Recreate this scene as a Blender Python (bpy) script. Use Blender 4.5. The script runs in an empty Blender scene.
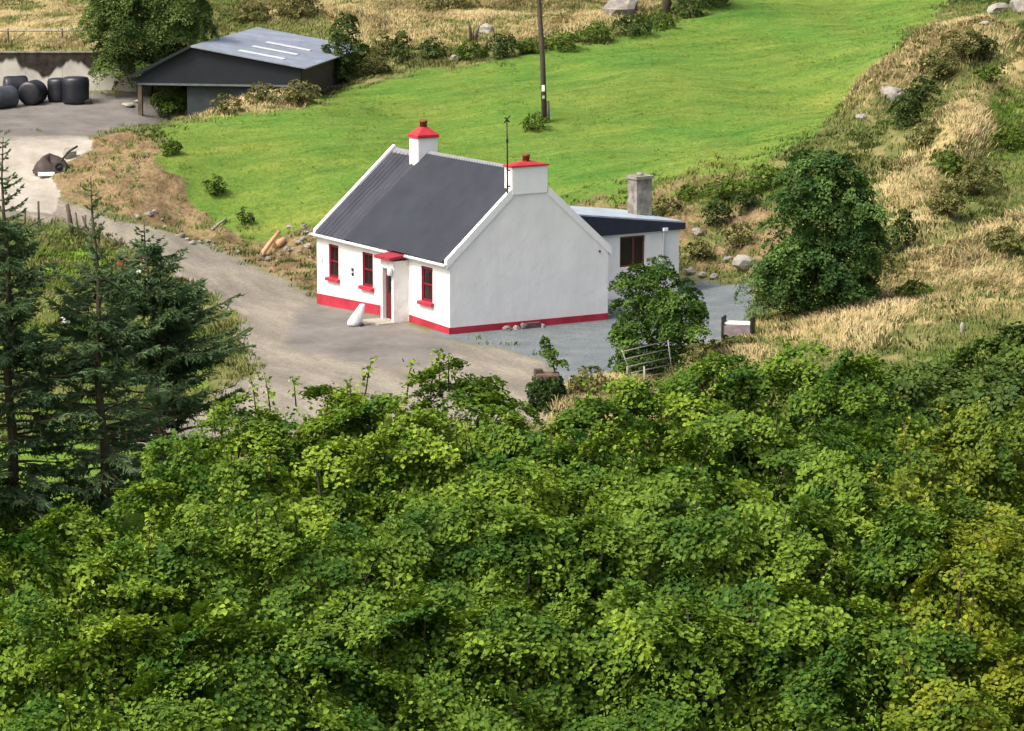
import bpy, math, random
import numpy as np
from mathutils import Vector
rng = np.random.default_rng(7); random.seed(7)
scene = bpy.context.scene
col = scene.collection

# ------------------------------------------------------------------ camera model
F_PX, TH, HC, AL = 3240.0, 0.172, 19.4, 0.555
ct, st = math.cos(TH), math.sin(TH)
cd = bpy.data.cameras.new('camera'); cam = bpy.data.objects.new('camera', cd); col.objects.link(cam)
cam.location = (0, 0, HC); cam.rotation_euler = (math.pi/2-TH, 0, 0)
cd.sensor_width = 36.0; cd.lens = 36.0*F_PX/1024.0; cd.clip_start = 1.0; cd.clip_end = 3000
scene.camera = cam

def ray(u, v):
    a = (u-512)/F_PX; b = -(v-365.5)/F_PX
    return np.array([a, ct+b*st, -st+b*ct])
def pw(u, v, Y):
    r = ray(u, v); return np.array([0, 0, HC])+r*(Y/r[1])
def project(x, y, z):
    zz = z-HC; d = np.maximum(y*ct-zz*st, 1.0); up = y*st+zz*ct
    return 512+F_PX*x/d, 365.5-F_PX*up/d

# ------------------------------------------------------------------ noise
def vnoise(x, y, seed=0):
    xi = np.floor(x).astype(np.int64); yi = np.floor(y).astype(np.int64)
    fx = x-xi; fy = y-yi
    fx = fx*fx*(3-2*fx); fy = fy*fy*(3-2*fy)
    def h(a, b):
        n = (a*374761393+b*668265263+seed*1442695041) & 0xffffffff
        n = ((n ^ (n >> 13))*1274126177) & 0xffffffff
        return ((n ^ (n >> 16)) & 0xffff)/65535.0
    return (h(xi, yi)*(1-fx)+h(xi+1, yi)*fx)*(1-fy)+(h(xi, yi+1)*(1-fx)+h(xi+1, yi+1)*fx)*fy
def fbm(x, y, seed=0, o=3):
    s = 0; a = .5; t = 0
    for i in range(o):
        s = s+a*vnoise(x*2**i, y*2**i, seed+i*17); t += a; a *= .5
    return s/t
def sstep(a, b, x):
    t = np.clip((x-a)/(b-a), 0, 1); return t*t*(3-2*t)

# ------------------------------------------------------------------ house frame of reference
C0 = np.array([-2.30, 118.44, 0.0])
g = np.array([math.cos(AL), math.sin(AL), 0]); l = np.array([-math.sin(AL), math.cos(AL), 0])
def hw(e, d, z): return C0+g*e+l*d+np.array([0, 0, z])

# ------------------------------------------------------------------ terrain height
CP = [(451,332,None,0),(610,319,None,-.03),(680,290,None,-.05),(720,283,None,0),(400,350,None,-.02),(580,360,None,0),
      (300,335,None,-.1),(300,370,None,-.08),(400,395,None,-.05),(550,395,None,-.05),(640,372,None,0),(250,300,None,-.1),(285,278,None,.0)]
CPY = [(290,240,140),(310,258,136.5),(720,205,138.8),(640,193,141),(600,196,142),(600,262,134.3),(545,122,154),(300,200,143),(200,205,143),
       (170,130,158),(230,245,139),(450,180,145),(400,120,156),(700,100,158),(800,130,150),(860,100,158),(900,30,171),(940,0,178),
       (700,12,176),(450,52,169),(540,30,173),(370,80,164),(450,10,180),(550,0,182),(300,0,182),(250,20,178),(230,113,156.5),(300,101,156),(345,88,163),(150,120,158),
       (330,85,166),(60,102,160),(60,135,150),(0,110,158),(140,100,161),(0,150,147),(30,200,141),(60,215,140),(100,225,139),(150,245,136),
       (200,275,131),(250,320,121.5),(20,175,145),(110,130,152.5),(90,170,145),(150,165,144.5),(60,250,135),(60,330,118),(0,300,123),
       (100,420,102),(760,345,114.4),(850,330,115),(950,330,113),(1020,325,112),(900,300,119),(1000,280,120.5),(1000,200,132),(900,200,131.5),
       (850,250,127),(1000,100,148),(905,108,147),(950,50,159),(1000,10,170),(800,160,141),(760,200,138.5),(760,270,131),(800,290,124),
       (570,396,106.5),(547,410,104.6),(870,103,150)]
CPW = [(-5,102,-.3),(5,102,-.3),(0,95,-1.4),(0,75,-2.2),(0,55,-1.2),(0,35,2),(0,15,10),(0,0,17.8),(-25,95,-.6),(25,95,0),(-25,75,-1.5),
       (25,75,-1.5),(-25,50,0),(25,50,0),(-25,15,10),(25,15,10),(-25,0,17.8),(25,0,17.8),(0,-30,24),(-40,-30,24),(40,-30,24),
       (-60,120,1),(60,120,8),(-60,160,5),(60,160,13),(0,240,19),(-60,240,18),(60,240,24),(-13.5,87,-.3),(-11,94,0),
       (-30,166,5),(-15,168,5.2),(-30,182,7.0),(-18,184,7.6),
       tuple(hw(0,10.3,-.2)),tuple(hw(3.5,10.4,-.1)),tuple(hw(7,10.3,0)),tuple(hw(13.6,9.3,0)),tuple(hw(8,5,0)),tuple(hw(3.5,5,-.05)),
       tuple(hw(13.6,3,-.05)),tuple(hw(-.6,3.5,.08))]
pts = []
for u, v, _, z in CP:
    r = ray(u, v); t = (z-HC)/r[2]; pts.append((r[0]*t, r[1]*t, z))
for u, v, Y in CPY: pts.append(tuple(pw(u, v, Y)))
pts += CPW
PT = np.array(pts, float)
SC = 40.0
def _U(r2): return np.where(r2 > 1e-12, .5*r2*np.log(np.maximum(r2, 1e-12)), 0)
_q = PT[:, :2]/SC; n_ = len(_q)
_K = _U(((_q[:, None]-_q[None])**2).sum(-1))+np.eye(n_)*2e-4
_Pm = np.c_[np.ones(n_), _q]
_S = np.linalg.solve(np.block([[_K, _Pm], [_Pm.T, np.zeros((3, 3))]]), np.r_[PT[:, 2], np.zeros(3)])
WALL_Y = 163.2
def base_h(x, y):
    x = np.asarray(x, float); y = np.asarray(y, float); sh = x.shape
    x = x.ravel(); y = y.ravel(); out = np.empty(len(x))
    for i in range(0, len(x), 20000):
        q = np.c_[np.clip(x[i:i+20000], -70, 70), np.clip(y[i:i+20000], -30, 245)]/SC
        out[i:i+20000] = _U(((q[:, None]-_q[None])**2).sum(-1))@_S[:n_]+np.c_[np.ones(len(q)), q]@_S[n_:]
    out += np.maximum(y-245, 0)*.06
    # the cut for the silage yard: land behind the retaining wall stands higher
    out += 1.75*sstep(WALL_Y+.05, WALL_Y+.35, y)*(1-sstep(-19.6, -15.5, x))*(1-sstep(WALL_Y+6, WALL_Y+22, y)*.55)
    return out.reshape(sh)

# ------------------------------------------------------------------ ground cover classes (outlines of the fields and tracks)
POLY = {
 'field': [[(150,126),(205,120),(300,108),(345,88),(370,80),(430,70),(520,57),(600,42),(680,20),(735,0),(760,-80),(965,-80),(952,0),(905,42),
            (866,88),(845,112),(812,137),(770,165),(700,171),(600,197),(560,206),(460,214),(322,224),(262,236),(225,228),(200,205),(186,180),(150,158),(172,148)]],
 'earth': [[(86,133),(142,126),(158,150),(186,165),(205,200),(228,232),(262,240),(322,226),(330,312),(255,268),(200,240),(150,224),(105,208),(42,196),(50,165)],
           [(575,205),(650,188),(700,172),(772,168),(800,230),(772,262),(745,282),(690,278),(600,268),(560,240)]],
 'road':  [[(-60,186),(40,193),(62,200),(102,213),(150,226),(205,243),(262,269),(325,300),(440,335),(560,360),(566,395),(545,425),(120,445),
            (252,372),(232,320),(196,288),(150,264),(100,238),(58,224),(-60,216)]],
 'gravel':[[(425,334),(456,322),(560,270),(690,280),(745,282),(752,300),(742,330),(720,345),(640,372),(588,386),(563,402),(556,376),(540,360),(500,350)]],
 'conc':  [[(-60,138),(86,137),(92,148),(74,160),(46,176),(60,196),(50,212),(-60,206)]],
 'yard':  [[(-80,90),(150,90),(168,122),(140,129),(88,138),(-80,141)],
           [(296,312),(322,302),(440,336),(452,352),(420,366),(340,362),(285,345)]],
 'gold':  [[(-80,-20),(112,-20),(126,48),(-80,54)],
           [(225,-60),(655,-60),(640,8),(600,26),(540,38),(470,42),(400,52),(352,40),(332,20),(250,16)],
           [(856,106),(874,84),(930,46),(985,34),(1012,44),(962,76),(902,94),(870,116)],
           [(878,165),(930,160),(948,228),(902,252),(884,215)],
           [(765,332),(850,300),(900,268),(962,238),(1060,205),(1070,228),(980,280),(934,332),(860,346),(790,352)],
           [(936,134),(988,92),(1060,46),(1060,76),(1000,112),(962,174),(934,164)],
           [(548,425),(562,397),(600,374),(640,380),(650,430)],
           [(172,116),(238,96),(292,92),(312,104),(210,121)],
           [(952,282),(1070,250),(1070,312),(955,322)],
           [(664,395),(700,362),(762,344),(780,372),(720,395)]],
 'lush':  [[(995,112),(1080,84),(1080,196),(1010,186),(985,150)],[(-60,226),(52,234),(100,258),(150,282),(196,310),(222,345),(180,450),(-60,480)],
           [(955,262),(1080,232),(1080,262),(985,282)],[(610,196),(700,171),(780,166),(790,195),(700,205),(640,210)],[(940,345),(1080,335),(1080,372),(920,372)]],
}
SOFT = {'field': 10, 'earth': 11, 'road': 6, 'gravel': 6, 'conc': 5, 'yard': 9, 'gold': 14, 'lush': 14}
def sdist(u, v, poly):
    P = np.array(poly, float); Q = np.roll(P, -1, 0)
    best = np.full(u.shape, 1e9); ins = np.zeros(u.shape, bool)
    for (ax, ay), (bx, by) in zip(P, Q):
        dx, dy = bx-ax, by-ay
        t = np.clip(((u-ax)*dx+(v-ay)*dy)/(dx*dx+dy*dy), 0, 1)
        best = np.minimum(best, np.hypot(u-ax-t*dx, v-ay-t*dy))
        c = (ay > v) != (by > v)
        ins ^= c & (u < (bx-ax)*(v-ay)/((by-ay) if by != ay else 1e-9)+ax)
    return np.where(ins, best, -best)
def classes(x, y, z):
    u, v = project(x, y, z)
    wx = (fbm(x*.45, y*.3, 3)-.5)*26; wy = (fbm(x*.45, y*.3, 9)-.5)*14
    wf = {}
    for k, polys in POLY.items():
        s = .45 if k in ('road', 'gravel', 'conc', 'yard') else 1.0
        d = np.full(x.shape, -1e9)
        for p in polys: d = np.maximum(d, sdist(u+wx*s, v+wy*s, p))
        wf[k] = sstep(-SOFT[k], SOFT[k], d)*(y > 96)
        if k == 'lush': wf[k] = np.where(y <= 97, 1.0, wf[k])
        if k == 'earth': wf[k] = wf[k]*np.where(u > 450, .42+.55*(fbm(x*.7, y*.7, 61)-.35)*2, 1.0)
    for k in ('field', 'gold', 'lush', 'earth'):
        wf[k] = wf[k]*(1-np.maximum(wf['gravel'], np.maximum(wf['yard'], wf['conc'])))
    for k in ('field', 'gold', 'lush', 'earth'):
        wf[k] = wf[k]*(1-wf['road'])
    wf['road'] = wf['road']*(1-wf['gravel'])
    return wf

def axis(parts):
    a = []
    for s, e, st_ in parts: a += list(np.arange(s, e-1e-6, st_))
    return np.array(a+[parts[-1][1]])
xs = axis([(-400,-120,40),(-120,-40,5),(-40,-30,1),(-30,30,.32),(30,40,1),(40,120,5),(120,400,40)])
ys = axis([(-60,90,3),(90,100,.8),(100,162,.32),(162,165,.12),(165,184,.36),(184,200,1.5),(200,260,6),(260,900,60)])
GX, GY = np.meshgrid(xs, ys)
GZ0 = base_h(GX, GY)
WF = classes(GX, GY, GZ0)
flat = np.clip(WF['road']+WF['gravel']+WF['conc']+WF['yard'], 0, 1)
bumps = (fbm(GX*.5, GY*.5, 1)-.5)*.42*(1-flat)*(1-WF['field']*.8)
bumps += (fbm(GX*1.6, GY*1.6, 5, 2)-.5)*.20*(1-flat)*(1-WF['field']*.75)*(GY > 96)
bumps += WF['earth']*(1-flat)*((fbm(GX*2.2, GY*2.2, 11)-.5)*.42+(fbm(GX*.55, GY*.55, 13)-.5)*.7)
bumps += WF['gold']*(1-flat)*(.15+.5*fbm(GX*.35, GY*.35, 15))*(GY < 162)
_u, _v = project(GX, GY, GZ0)
for _i in (2, 5): bumps += .85*sstep(-14, 12, sdist(_u, _v, POLY['gold'][_i]))*(GY > 100)
_r = GX*math.cos(.42)+GY*math.sin(.42); _t = GY*math.cos(.42)-GX*math.sin(.42)
bumps += WF['field']*((fbm(_r*.22, _t*1.1, 21, 2)-.5)*.34+(fbm(GX*.16, GY*.16, 23, 2)-.5)*.7)
bumps += flat*(fbm(GX*.9, GY*.9, 31)-.5)*.05
hl_e = (GX-C0[0])*g[0]+(GY-C0[1])*g[1]; hl_d = (GX-C0[0])*l[0]+(GY-C0[1])*l[1]
near_house = sstep(-2.5, -.3, hl_e)*(1-sstep(13.6, 15.5, hl_e))*sstep(-2.5, -.3, hl_d)*(1-sstep(10.3, 11.5, hl_d))
GZ = GZ0+bumps*(1-near_house)
GZ = np.where(near_house > .5, np.minimum(GZ, .1), GZ)
def ground(x, y):
    j = np.clip(np.searchsorted(xs, x)-1, 0, len(xs)-2); i = np.clip(np.searchsorted(ys, y)-1, 0, len(ys)-2)
    fx = np.clip((x-xs[j])/(xs[j+1]-xs[j]), 0, 1); fy = np.clip((y-ys[i])/(ys[i+1]-ys[i]), 0, 1)
    return (GZ[i, j]*(1-fx)+GZ[i, j+1]*fx)*(1-fy)+(GZ[i+1, j]*(1-fx)+GZ[i+1, j+1]*fx)*fy
def sample(A, x, y):
    j = np.clip(np.searchsorted(xs, x)-1, 0, len(xs)-2); i = np.clip(np.searchsorted(ys, y)-1, 0, len(ys)-2)
    return A[i, j]
def place(u, v, lo=99., hi=230.):
    r = ray(u, v); r = r/r[1]
    Y = np.arange(lo, hi, .05); X = r[0]*Y; Z = HC+r[2]*Y
    hit = np.nonzero(Z <= ground(X, Y))[0]
    k = hit[0] if len(hit) else len(Y)-1
    return np.array([X[k], Y[k], float(ground(X[k], Y[k]))])

# ------------------------------------------------------------------ materials
def new_mat(name):
    m = bpy.data.materials.new(name); m.use_nodes = True
    nt = m.node_tree; nt.nodes.clear()
    out = nt.nodes.new('ShaderNodeOutputMaterial'); b = nt.nodes.new('ShaderNodeBsdfPrincipled')
    nt.links.new(b.outputs[0], out.inputs[0]); return m, nt, b, out
def setin(b, k, v):
    if k in b.inputs: b.inputs[k].default_value = v
def noise_node(nt, scale, detail=4, rough=.6, coord='Object', stretch=None):
    tc = nt.nodes.new('ShaderNodeTexCoord'); n = nt.nodes.new('ShaderNodeTexNoise')
    n.inputs['Scale'].default_value = scale; n.inputs['Detail'].default_value = detail; n.inputs['Roughness'].default_value = rough
    src = tc.outputs[coord]
    if stretch:
        mp = nt.nodes.new('ShaderNodeMapping'); mp.vector_type = 'TEXTURE'; mp.inputs['Scale'].default_value = tuple(1/q for q in stretch[:3])
        if len(stretch) > 3: mp.inputs['Rotation'].default_value = (0, 0, stretch[3])
        nt.links.new(src, mp.inputs[0]); src = mp.outputs[0]
    nt.links.new(src, n.inputs['Vector']); return n.outputs['Fac']
def ramp(nt, fac, stops):
    r = nt.nodes.new('ShaderNodeValToRGB'); e = r.color_ramp.elements
    while len(e) < len(stops): e.new(.5)
    for i, (p, c) in enumerate(stops): e[i].position = p; e[i].color = (*c, 1)
    nt.links.new(fac, r.inputs[0]); return r.outputs[0]
def mixc(nt, f, a, b, mode='MIX'):
    m = nt.nodes.new('ShaderNodeMix'); m.data_type = 'RGBA'; m.blend_type = mode
    for s, v in ((0, f), (6, a), (7, b)):
        if isinstance(v, (int, float)): m.inputs[s].default_value = v
        elif isinstance(v, tuple): m.inputs[s].default_value = (*v, 1)
        else: nt.links.new(v, m.inputs[s])
    return m.outputs[2]
def math_(nt, op, a, b=0., clamp=False):
    m = nt.nodes.new('ShaderNodeMath'); m.operation = op; m.use_clamp = clamp
    for i, v in enumerate((a, b)):
        if isinstance(v, (int, float)): m.inputs[i].default_value = v
        else: nt.links.new(v, m.inputs[i])
    return m.outputs[0]
def bump(nt, b, h, strength=.3, dist=.02):
    n = nt.nodes.new('ShaderNodeBump'); n.inputs['Strength'].default_value = strength; n.inputs['Distance'].default_value = dist
    nt.links.new(h, n.inputs['Height']); nt.links.new(n.outputs[0], b.inputs['Normal'])
def simple(name, c, rough=.7, var=.25, scale=3., metal=0., bmp=.0, c2=None, spec=.3, bscale=None):
    m, nt, b, out = new_mat(name)
    f = noise_node(nt, scale, 5)
    a = tuple(x*(1-var) for x in c); d = c2 or tuple(min(1, x*(1+var)) for x in c)
    nt.links.new(ramp(nt, f, [(.3, a), (.7, d)]), b.inputs['Base Color'])
    setin(b, 'Roughness', rough); setin(b, 'Metallic', metal); setin(b, 'Specular IOR Level', spec)
    if bmp: bump(nt, b, noise_node(nt, bscale or scale*4, 5), bmp, .02)
    return m
def foliage_mat(name, trans=.3, rough=.5, spec=.3, upn=0.):
    m, nt, b, out = new_mat(name)
    at = nt.nodes.new('ShaderNodeAttribute'); at.attribute_name = 'Col'
    nt.links.new(at.outputs['Color'], b.inputs['Base Color']); setin(b, 'Roughness', rough); setin(b, 'Specular IOR Level', spec)
    if upn:
        ge = nt.nodes.new('ShaderNodeNewGeometry'); vm = nt.nodes.new('ShaderNodeMix'); vm.data_type = 'VECTOR'; vm.inputs[0].default_value = upn
        nt.links.new(ge.outputs['Normal'], vm.inputs[4]); vm.inputs[5].default_value = (0, 0, 1); nt.links.new(vm.outputs[1], b.inputs['Normal'])
    t = nt.nodes.new('ShaderNodeBsdfTranslucent'); mx = nt.nodes.new('ShaderNodeMixShader'); mx.inputs[0].default_value = trans
    nt.links.new(mixc(nt, 1., at.outputs['Color'], (1.25, 1.2, .6), 'MULTIPLY'), t.inputs[0])
    nt.links.new(b.outputs[0], mx.inputs[1]); nt.links.new(t.outputs[0], mx.inputs[2]); nt.links.new(mx.outputs[0], out.inputs[0])
    return m

def terrain_mat():
    m, nt, b, out = new_mat('ground cover')
    A = nt.nodes.new('ShaderNodeAttribute'); A.attribute_name = 'CovA'
    B = nt.nodes.new('ShaderNodeAttribute'); B.attribute_name = 'CovB'
    sa = nt.nodes.new('ShaderNodeSeparateColor'); nt.links.new(A.outputs['Color'], sa.inputs[0])
    sb = nt.nodes.new('ShaderNodeSeparateColor'); nt.links.new(B.outputs['Color'], sb.inputs[0])
    edge = noise_node(nt, 2.2, 6, .7)
    def w(src, lo=.35, hi=.65):  # break the outline of each cover up with fine noise
        x = math_(nt, 'ADD', src, math_(nt, 'MULTIPLY', math_(nt, 'SUBTRACT', edge, .5), .9))
        r = nt.nodes.new('ShaderNodeMapRange'); r.interpolation_type = 'SMOOTHSTEP'
        nt.links.new(x, r.inputs[0]); r.inputs[1].default_value = lo; r.inputs[2].default_value = hi; return r.outputs[0]
    n1 = noise_node(nt, .9, 6, .65); n2 = noise_node(nt, 6., 5, .7); n3 = noise_node(nt, .13, 5)
    streak = noise_node(nt, 1.0, 6, .65, stretch=(.16, .8, 1, .42))
    rough_ = ramp(nt, n1, [(.3, (.065, .085, .022)), (.5, (.13, .14, .045)), (.68, (.24, .21, .09))])
    f1 = ramp(nt, streak, [(.24, (.058, .13, .022)), (.43, (.098, .182, .03)), (.6, (.134, .212, .037)), (.78, (.19, .23, .056))])
    f2 = ramp(nt, n3, [(.35, (.70, .92, .9)), (.62, (1.2, 1.0, 1.1))])
    field = mixc(nt, .85, f1, f2, 'MULTIPLY')
    fs = noise_node(nt, 3.2, 5, .7, stretch=(.22, .9, 1, .46))
    field = mixc(nt, .75, field, ramp(nt, fs, [(.34, (.76, .82, .8)), (.5, (1, 1, 1)), (.66, (1.18, 1.12, 1.08))]), 'MULTIPLY')
    field = mixc(nt, .7, field, ramp(nt, n2, [(.3, (.55, .62, .6)), (.65, (1.3, 1.22, 1.1))]), 'MULTIPLY')
    earth = ramp(nt, n1, [(.25, (.085, .066, .036)), (.42, (.16, .115, .062)), (.55, (.25, .185, .105)), (.7, (.15, .14, .05))])
    earth = mixc(nt, .85, earth, ramp(nt, n2, [(.3, (.42, .42, .42)), (.68, (1.4, 1.35, 1.25))]), 'MULTIPLY')
    rs = noise_node(nt, 1.0, 6, .6, stretch=(.2, .8, 1, -1.16))
    road = ramp(nt, rs, [(.25, (.155, .142, .115)), (.46, (.215, .195, .155)), (.62, (.285, .258, .202)), (.8, (.23, .207, .163))])
    road = mixc(nt, .7, road, ramp(nt, n2, [(.3, (.65, .65, .65)), (.7, (1.25, 1.25, 1.25))]), 'MULTIPLY')
    road = mixc(nt, .6, road, ramp(nt, noise_node(nt, 14., 4, .75), [(.32, (.6, .6, .6)), (.68, (1.35, 1.35, 1.35))]), 'MULTIPLY')
    gs = noise_node(nt, 1.4, 6, .65, stretch=(.6, .6, 1, .5)); gr = noise_node(nt, 11., 4, .75)
    grav = ramp(nt, gs, [(.3, (.11, .13, .136)), (.55, (.15, .172, .175)), (.75, (.20, .215, .212))])
    grav = mixc(nt, .7, grav, ramp(nt, gr, [(.32, (.5, .5, .5)), (.68, (1.45, 1.45, 1.45))]), 'MULTIPLY')
    conc = ramp(nt, n1, [(.3, (.28, .255, .205)), (.65, (.42, .39, .33))])
    yard = ramp(nt, noise_node(nt, .8, 6, .65, stretch=(.8, .6, 1)), [(.3, (.12, .114, .102)), (.55, (.172, .161, .145)), (.75, (.23, .214, .193))])
    gold = ramp(nt, n1, [(.3, (.17, .15, .055)), (.5, (.31, .25, .11)), (.7, (.41, .33, .165))])
    lush = ramp(nt, n1, [(.3, (.07, .135, .016)), (.6, (.135, .225, .025))])
    c = rough_
    for wt, cc in ((sb.outputs[2], gold), (B.outputs['Alpha'], lush), (sa.outputs[1], earth), (sa.outputs[0], field), (sa.outputs[2], road),
                   (A.outputs['Alpha'], grav), (sb.outputs[0], conc), (sb.outputs[1], yard)):
        c = mixc(nt, w(wt, .05, .95) if cc in (yard, road) else w(wt, .25, .75) if cc is grav else w(wt), c, cc)
    nt.links.new(c, b.inputs['Base Color']); setin(b, 'Roughness', .95); setin(b, 'Specular IOR Level', .1)
    bump(nt, b, math_(nt, 'ADD', n2, math_(nt, 'MULTIPLY', gr, .35)), .55, .08)
    return m
M = {}
M['ground'] = terrain_mat()
def wash_mat(name, c, dirt=.12, bs=.5):
    m, nt, b, out = new_mat(name)
    n = noise_node(nt, .8, 6, .65); s = noise_node(nt, 1.5, 5, .6, stretch=(1, 1, .22))
    cc = ramp(nt, n, [(.32, tuple(x*(1-dirt) for x in c)), (.62, c)])
    cc = mixc(nt, .55, cc, ramp(nt, s, [(.3, (.86, .86, .85)), (.6, (1, 1, 1))]), 'MULTIPLY')
    nt.links.new(cc, b.inputs['Base Color']); setin(b, 'Roughness', .85); setin(b, 'Specular IOR Level', .2)
    h = math_(nt, 'ADD', noise_node(nt, 1.7, 5, .55), math_(nt, 'MULTIPLY', noise_node(nt, 12, 4), .2))
    bump(nt, b, h, bs, .08); return m
M['white'] = wash_mat('whitewashed render', (.80, .80, .78), .06)
M['gable'] = wash_mat('weathered whitewash', (.82, .82, .81), .06, .3)
M['trim'] = simple('white gloss trim', (.8, .8, .8), .4, .04)
M['red'] = simple('red masonry paint', (.40, .022, .045), .65, .25, 1.8, c2=(.46, .04, .065), bmp=.2)
M['redcap'] = simple('faded red chimney paint', (.44, .035, .04), .55, .18, 5)
M['redwood'] = simple('red window paint', (.2, .01, .028), .4, .15, 4)
M['reddark'] = simple('maroon joinery', (.11, .012, .016), .4, .2, 4)
M['pot'] = simple('terracotta pot', (.2, .055, .03), .8, .3, 9)
M['cement'] = simple('grey cement', (.22, .205, .17), .9, .5, 3.0, bmp=.4, c2=(.34, .32, .27))
M['black'] = simple('black metal', (.02, .02, .02), .5, .2)
M['fascia'] = simple('dark blue-black fascia', (.022, .026, .045), .5, .2)
M['step'] = simple('concrete step', (.33, .30, .25), .9, .15, 6)
def glass_mat():
    m, nt, b, out = new_mat('window glass'); setin(b, 'Base Color', (.014, .012, .014, 1)); setin(b, 'Roughness', .1); setin(b, 'Specular IOR Level', .35); return m
M['glass'] = glass_mat()
def roof_mat(name, c, ribs, axis_, rough=.55, dirt=.2, spec=.25):
    m, nt, b, out = new_mat(name)
    n = noise_node(nt, .7, 6, .65); s = noise_node(nt, 2., 5, .6, stretch=(1, .25, .25))
    cc = ramp(nt, n, [(.3, tuple(x*(1-dirt) for x in c)), (.7, tuple(x*(1+dirt) for x in c))])
    cc = mixc(nt, .5, cc, ramp(nt, s, [(.3, (.75, .75, .78)), (.7, (1.2, 1.2, 1.2))]), 'MULTIPLY')
    nt.links.new(cc, b.inputs['Base Color']); setin(b, 'Roughness', rough); setin(b, 'Specular IOR Level', spec)
    bump(nt, b, noise_node(nt, 20, 3), .1, .01)
    return m
M['roof'] = roof_mat('charcoal roof sheeting', (.027, .031, .040), 0, 0, .62)
M['roofold'] = roof_mat('older roof sheeting', (.040, .043, .056), 0, 0, .6)
M['felt'] = roof_mat('pale lean-to roof', (.34, .40, .45), 0, 0, .45, .2)
M['shedroof'] = roof_mat('galvanised sheet', (.20, .228, .265), 0, 0, .38, .22, .5)
M['shedwall'] = simple('dark green-grey cladding', (.011, .015, .02), .65, .15, 2)
M['skylight'] = simple('pale skylight sheet', (.58, .59, .58), .4, .08)
M['rusty'] = simple('rusty sheet', (.14, .07, .04), .85, .5, 3, c2=(.08, .07, .06))
M['wood'] = simple('weathered timber', (.09, .07, .05), .9, .35, 6, bmp=.3)
M['polewood'] = simple('creosoted pole', (.075, .06, .048), .85, .3, 4)
M['bark'] = simple('bark', (.075, .06, .042), .95, .4, 8, bmp=.5)
M['rock'] = simple('grey rubble stone', (.24, .22, .19), .95, .35, 3.5, bmp=.5)
M['palerock'] = simple('pale stone', (.30, .285, .24), .95, .25, 3.5, bmp=.4)
M['log'] = simple('freshly cut timber', (.55, .33, .17), .85, .2, 5)
M['wrap'] = simple('black bale wrap', (.012, .013, .018), .42, .4, 2.5, bmp=.5, spec=.5)
M['wraplight'] = simple('greyed bale wrap', (.06, .065, .075), .4, .3, 2.5, bmp=.4)
M['steel'] = simple('galvanised tube', (.22, .215, .20), .45, .2, 8, metal=.3)
M['sack'] = simple('white woven sack', (.74, .73, .74), .75, .1, 6, bmp=.3)
M['tarp'] = simple('dark tarpaulin', (.055, .042, .034), .7, .4, 4, bmp=.4)
M['rubber'] = simple('old rubber', (.03, .03, .03), .8, .3, 6)
M['foliage'] = foliage_mat('broad leaves', .25, .6, .1)
M['needles'] = foliage_mat('conifer needles', .35, .75, .05, .5)
M['grass'] = foliage_mat('grass blades', .15, .85, .05, .8)
def stain_wall():
    m, nt, b, out = new_mat('stained concrete wall')
    tc = nt.nodes.new('ShaderNodeTexCoord'); sx = nt.nodes.new('ShaderNodeSeparateXYZ'); nt.links.new(tc.outputs['Object'], sx.inputs[0])
    base = ramp(nt, noise_node(nt, .7, 6), [(.3, (.36, .35, .30)), (.65, (.56, .54, .47))])
    nn = noise_node(nt, .62, 3, .5, stretch=(1, 1, .25))
    h = math_(nt, 'ADD', sx.outputs[2], math_(nt, 'MULTIPLY', math_(nt, 'SUBTRACT', nn, .5), 3.6))
    r = nt.nodes.new('ShaderNodeMapRange'); r.interpolation_type = 'SMOOTHSTEP'; nt.links.new(h, r.inputs[0])
    r.inputs[1].default_value = 1.35; r.inputs[2].default_value = 1.62
    stain = ramp(nt, noise_node(nt, 3., 5), [(.3, (.018, .016, .014)), (.7, (.06, .05, .042))])
    nt.links.new(mixc(nt, r.outputs[0], base, stain), b.inputs['Base Color']); setin(b, 'Roughness', .95); setin(b, 'Specular IOR Level', .1)
    return m
M['stainwall'] = stain_wall()

# ------------------------------------------------------------------ object helpers
def tag(o, label=None, cat=None, group=None, kind=None):
    if label: o['label'] = label
    if cat: o['category'] = cat
    if group: o['group'] = group
    if kind: o['kind'] = kind
    return o
def thing(name, loc, label, cat, group=None):
    o = bpy.data.objects.new(name, None); o.empty_display_size = .3; col.objects.link(o)
    o.location = tuple(float(c) for c in loc); return tag(o, label, cat, group)
def link(name, me, mat, parent=None):
    if mat: me.materials.append(mat)
    o = bpy.data.objects.new(name, me); col.objects.link(o)
    if parent is not None:
        o.parent = parent
        w = Vector((0, 0, 0)); p = parent
        while p is not None: w += p.location; p = p.parent
        o.location = (0, 0, 0); me.transform(__import__('mathutils').Matrix.Translation(-w))
    return o
def np_mesh(name, V, Fs, nper, cols=None, smooth=False):
    """V (n,3); Fs (m,nper) uniform polygons"""
    me = bpy.data.meshes.new(name); V = np.ascontiguousarray(V, np.float32); Fs = np.ascontiguousarray(Fs, np.int32)
    me.vertices.add(len(V)); me.vertices.foreach_set('co', V.ravel())
    me.loops.add(Fs.size); me.loops.foreach_set('vertex_index', Fs.ravel())
    me.polygons.add(len(Fs)); me.polygons.foreach_set('loop_start', np.arange(0, Fs.size, nper, dtype=np.int32))
    me.polygons.foreach_set('loop_total', np.full(len(Fs), nper, np.int32))
    if smooth: me.polygons.foreach_set('use_smooth', np.ones(len(Fs), bool))
    me.update(calc_edges=True)
    if cols is not None:
        a = me.color_attributes.new('Col', 'FLOAT_COLOR', 'POINT')
        a.data.foreach_set('color', np.c_[cols, np.ones(len(cols))].astype(np.float32).ravel())
    return me
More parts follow.
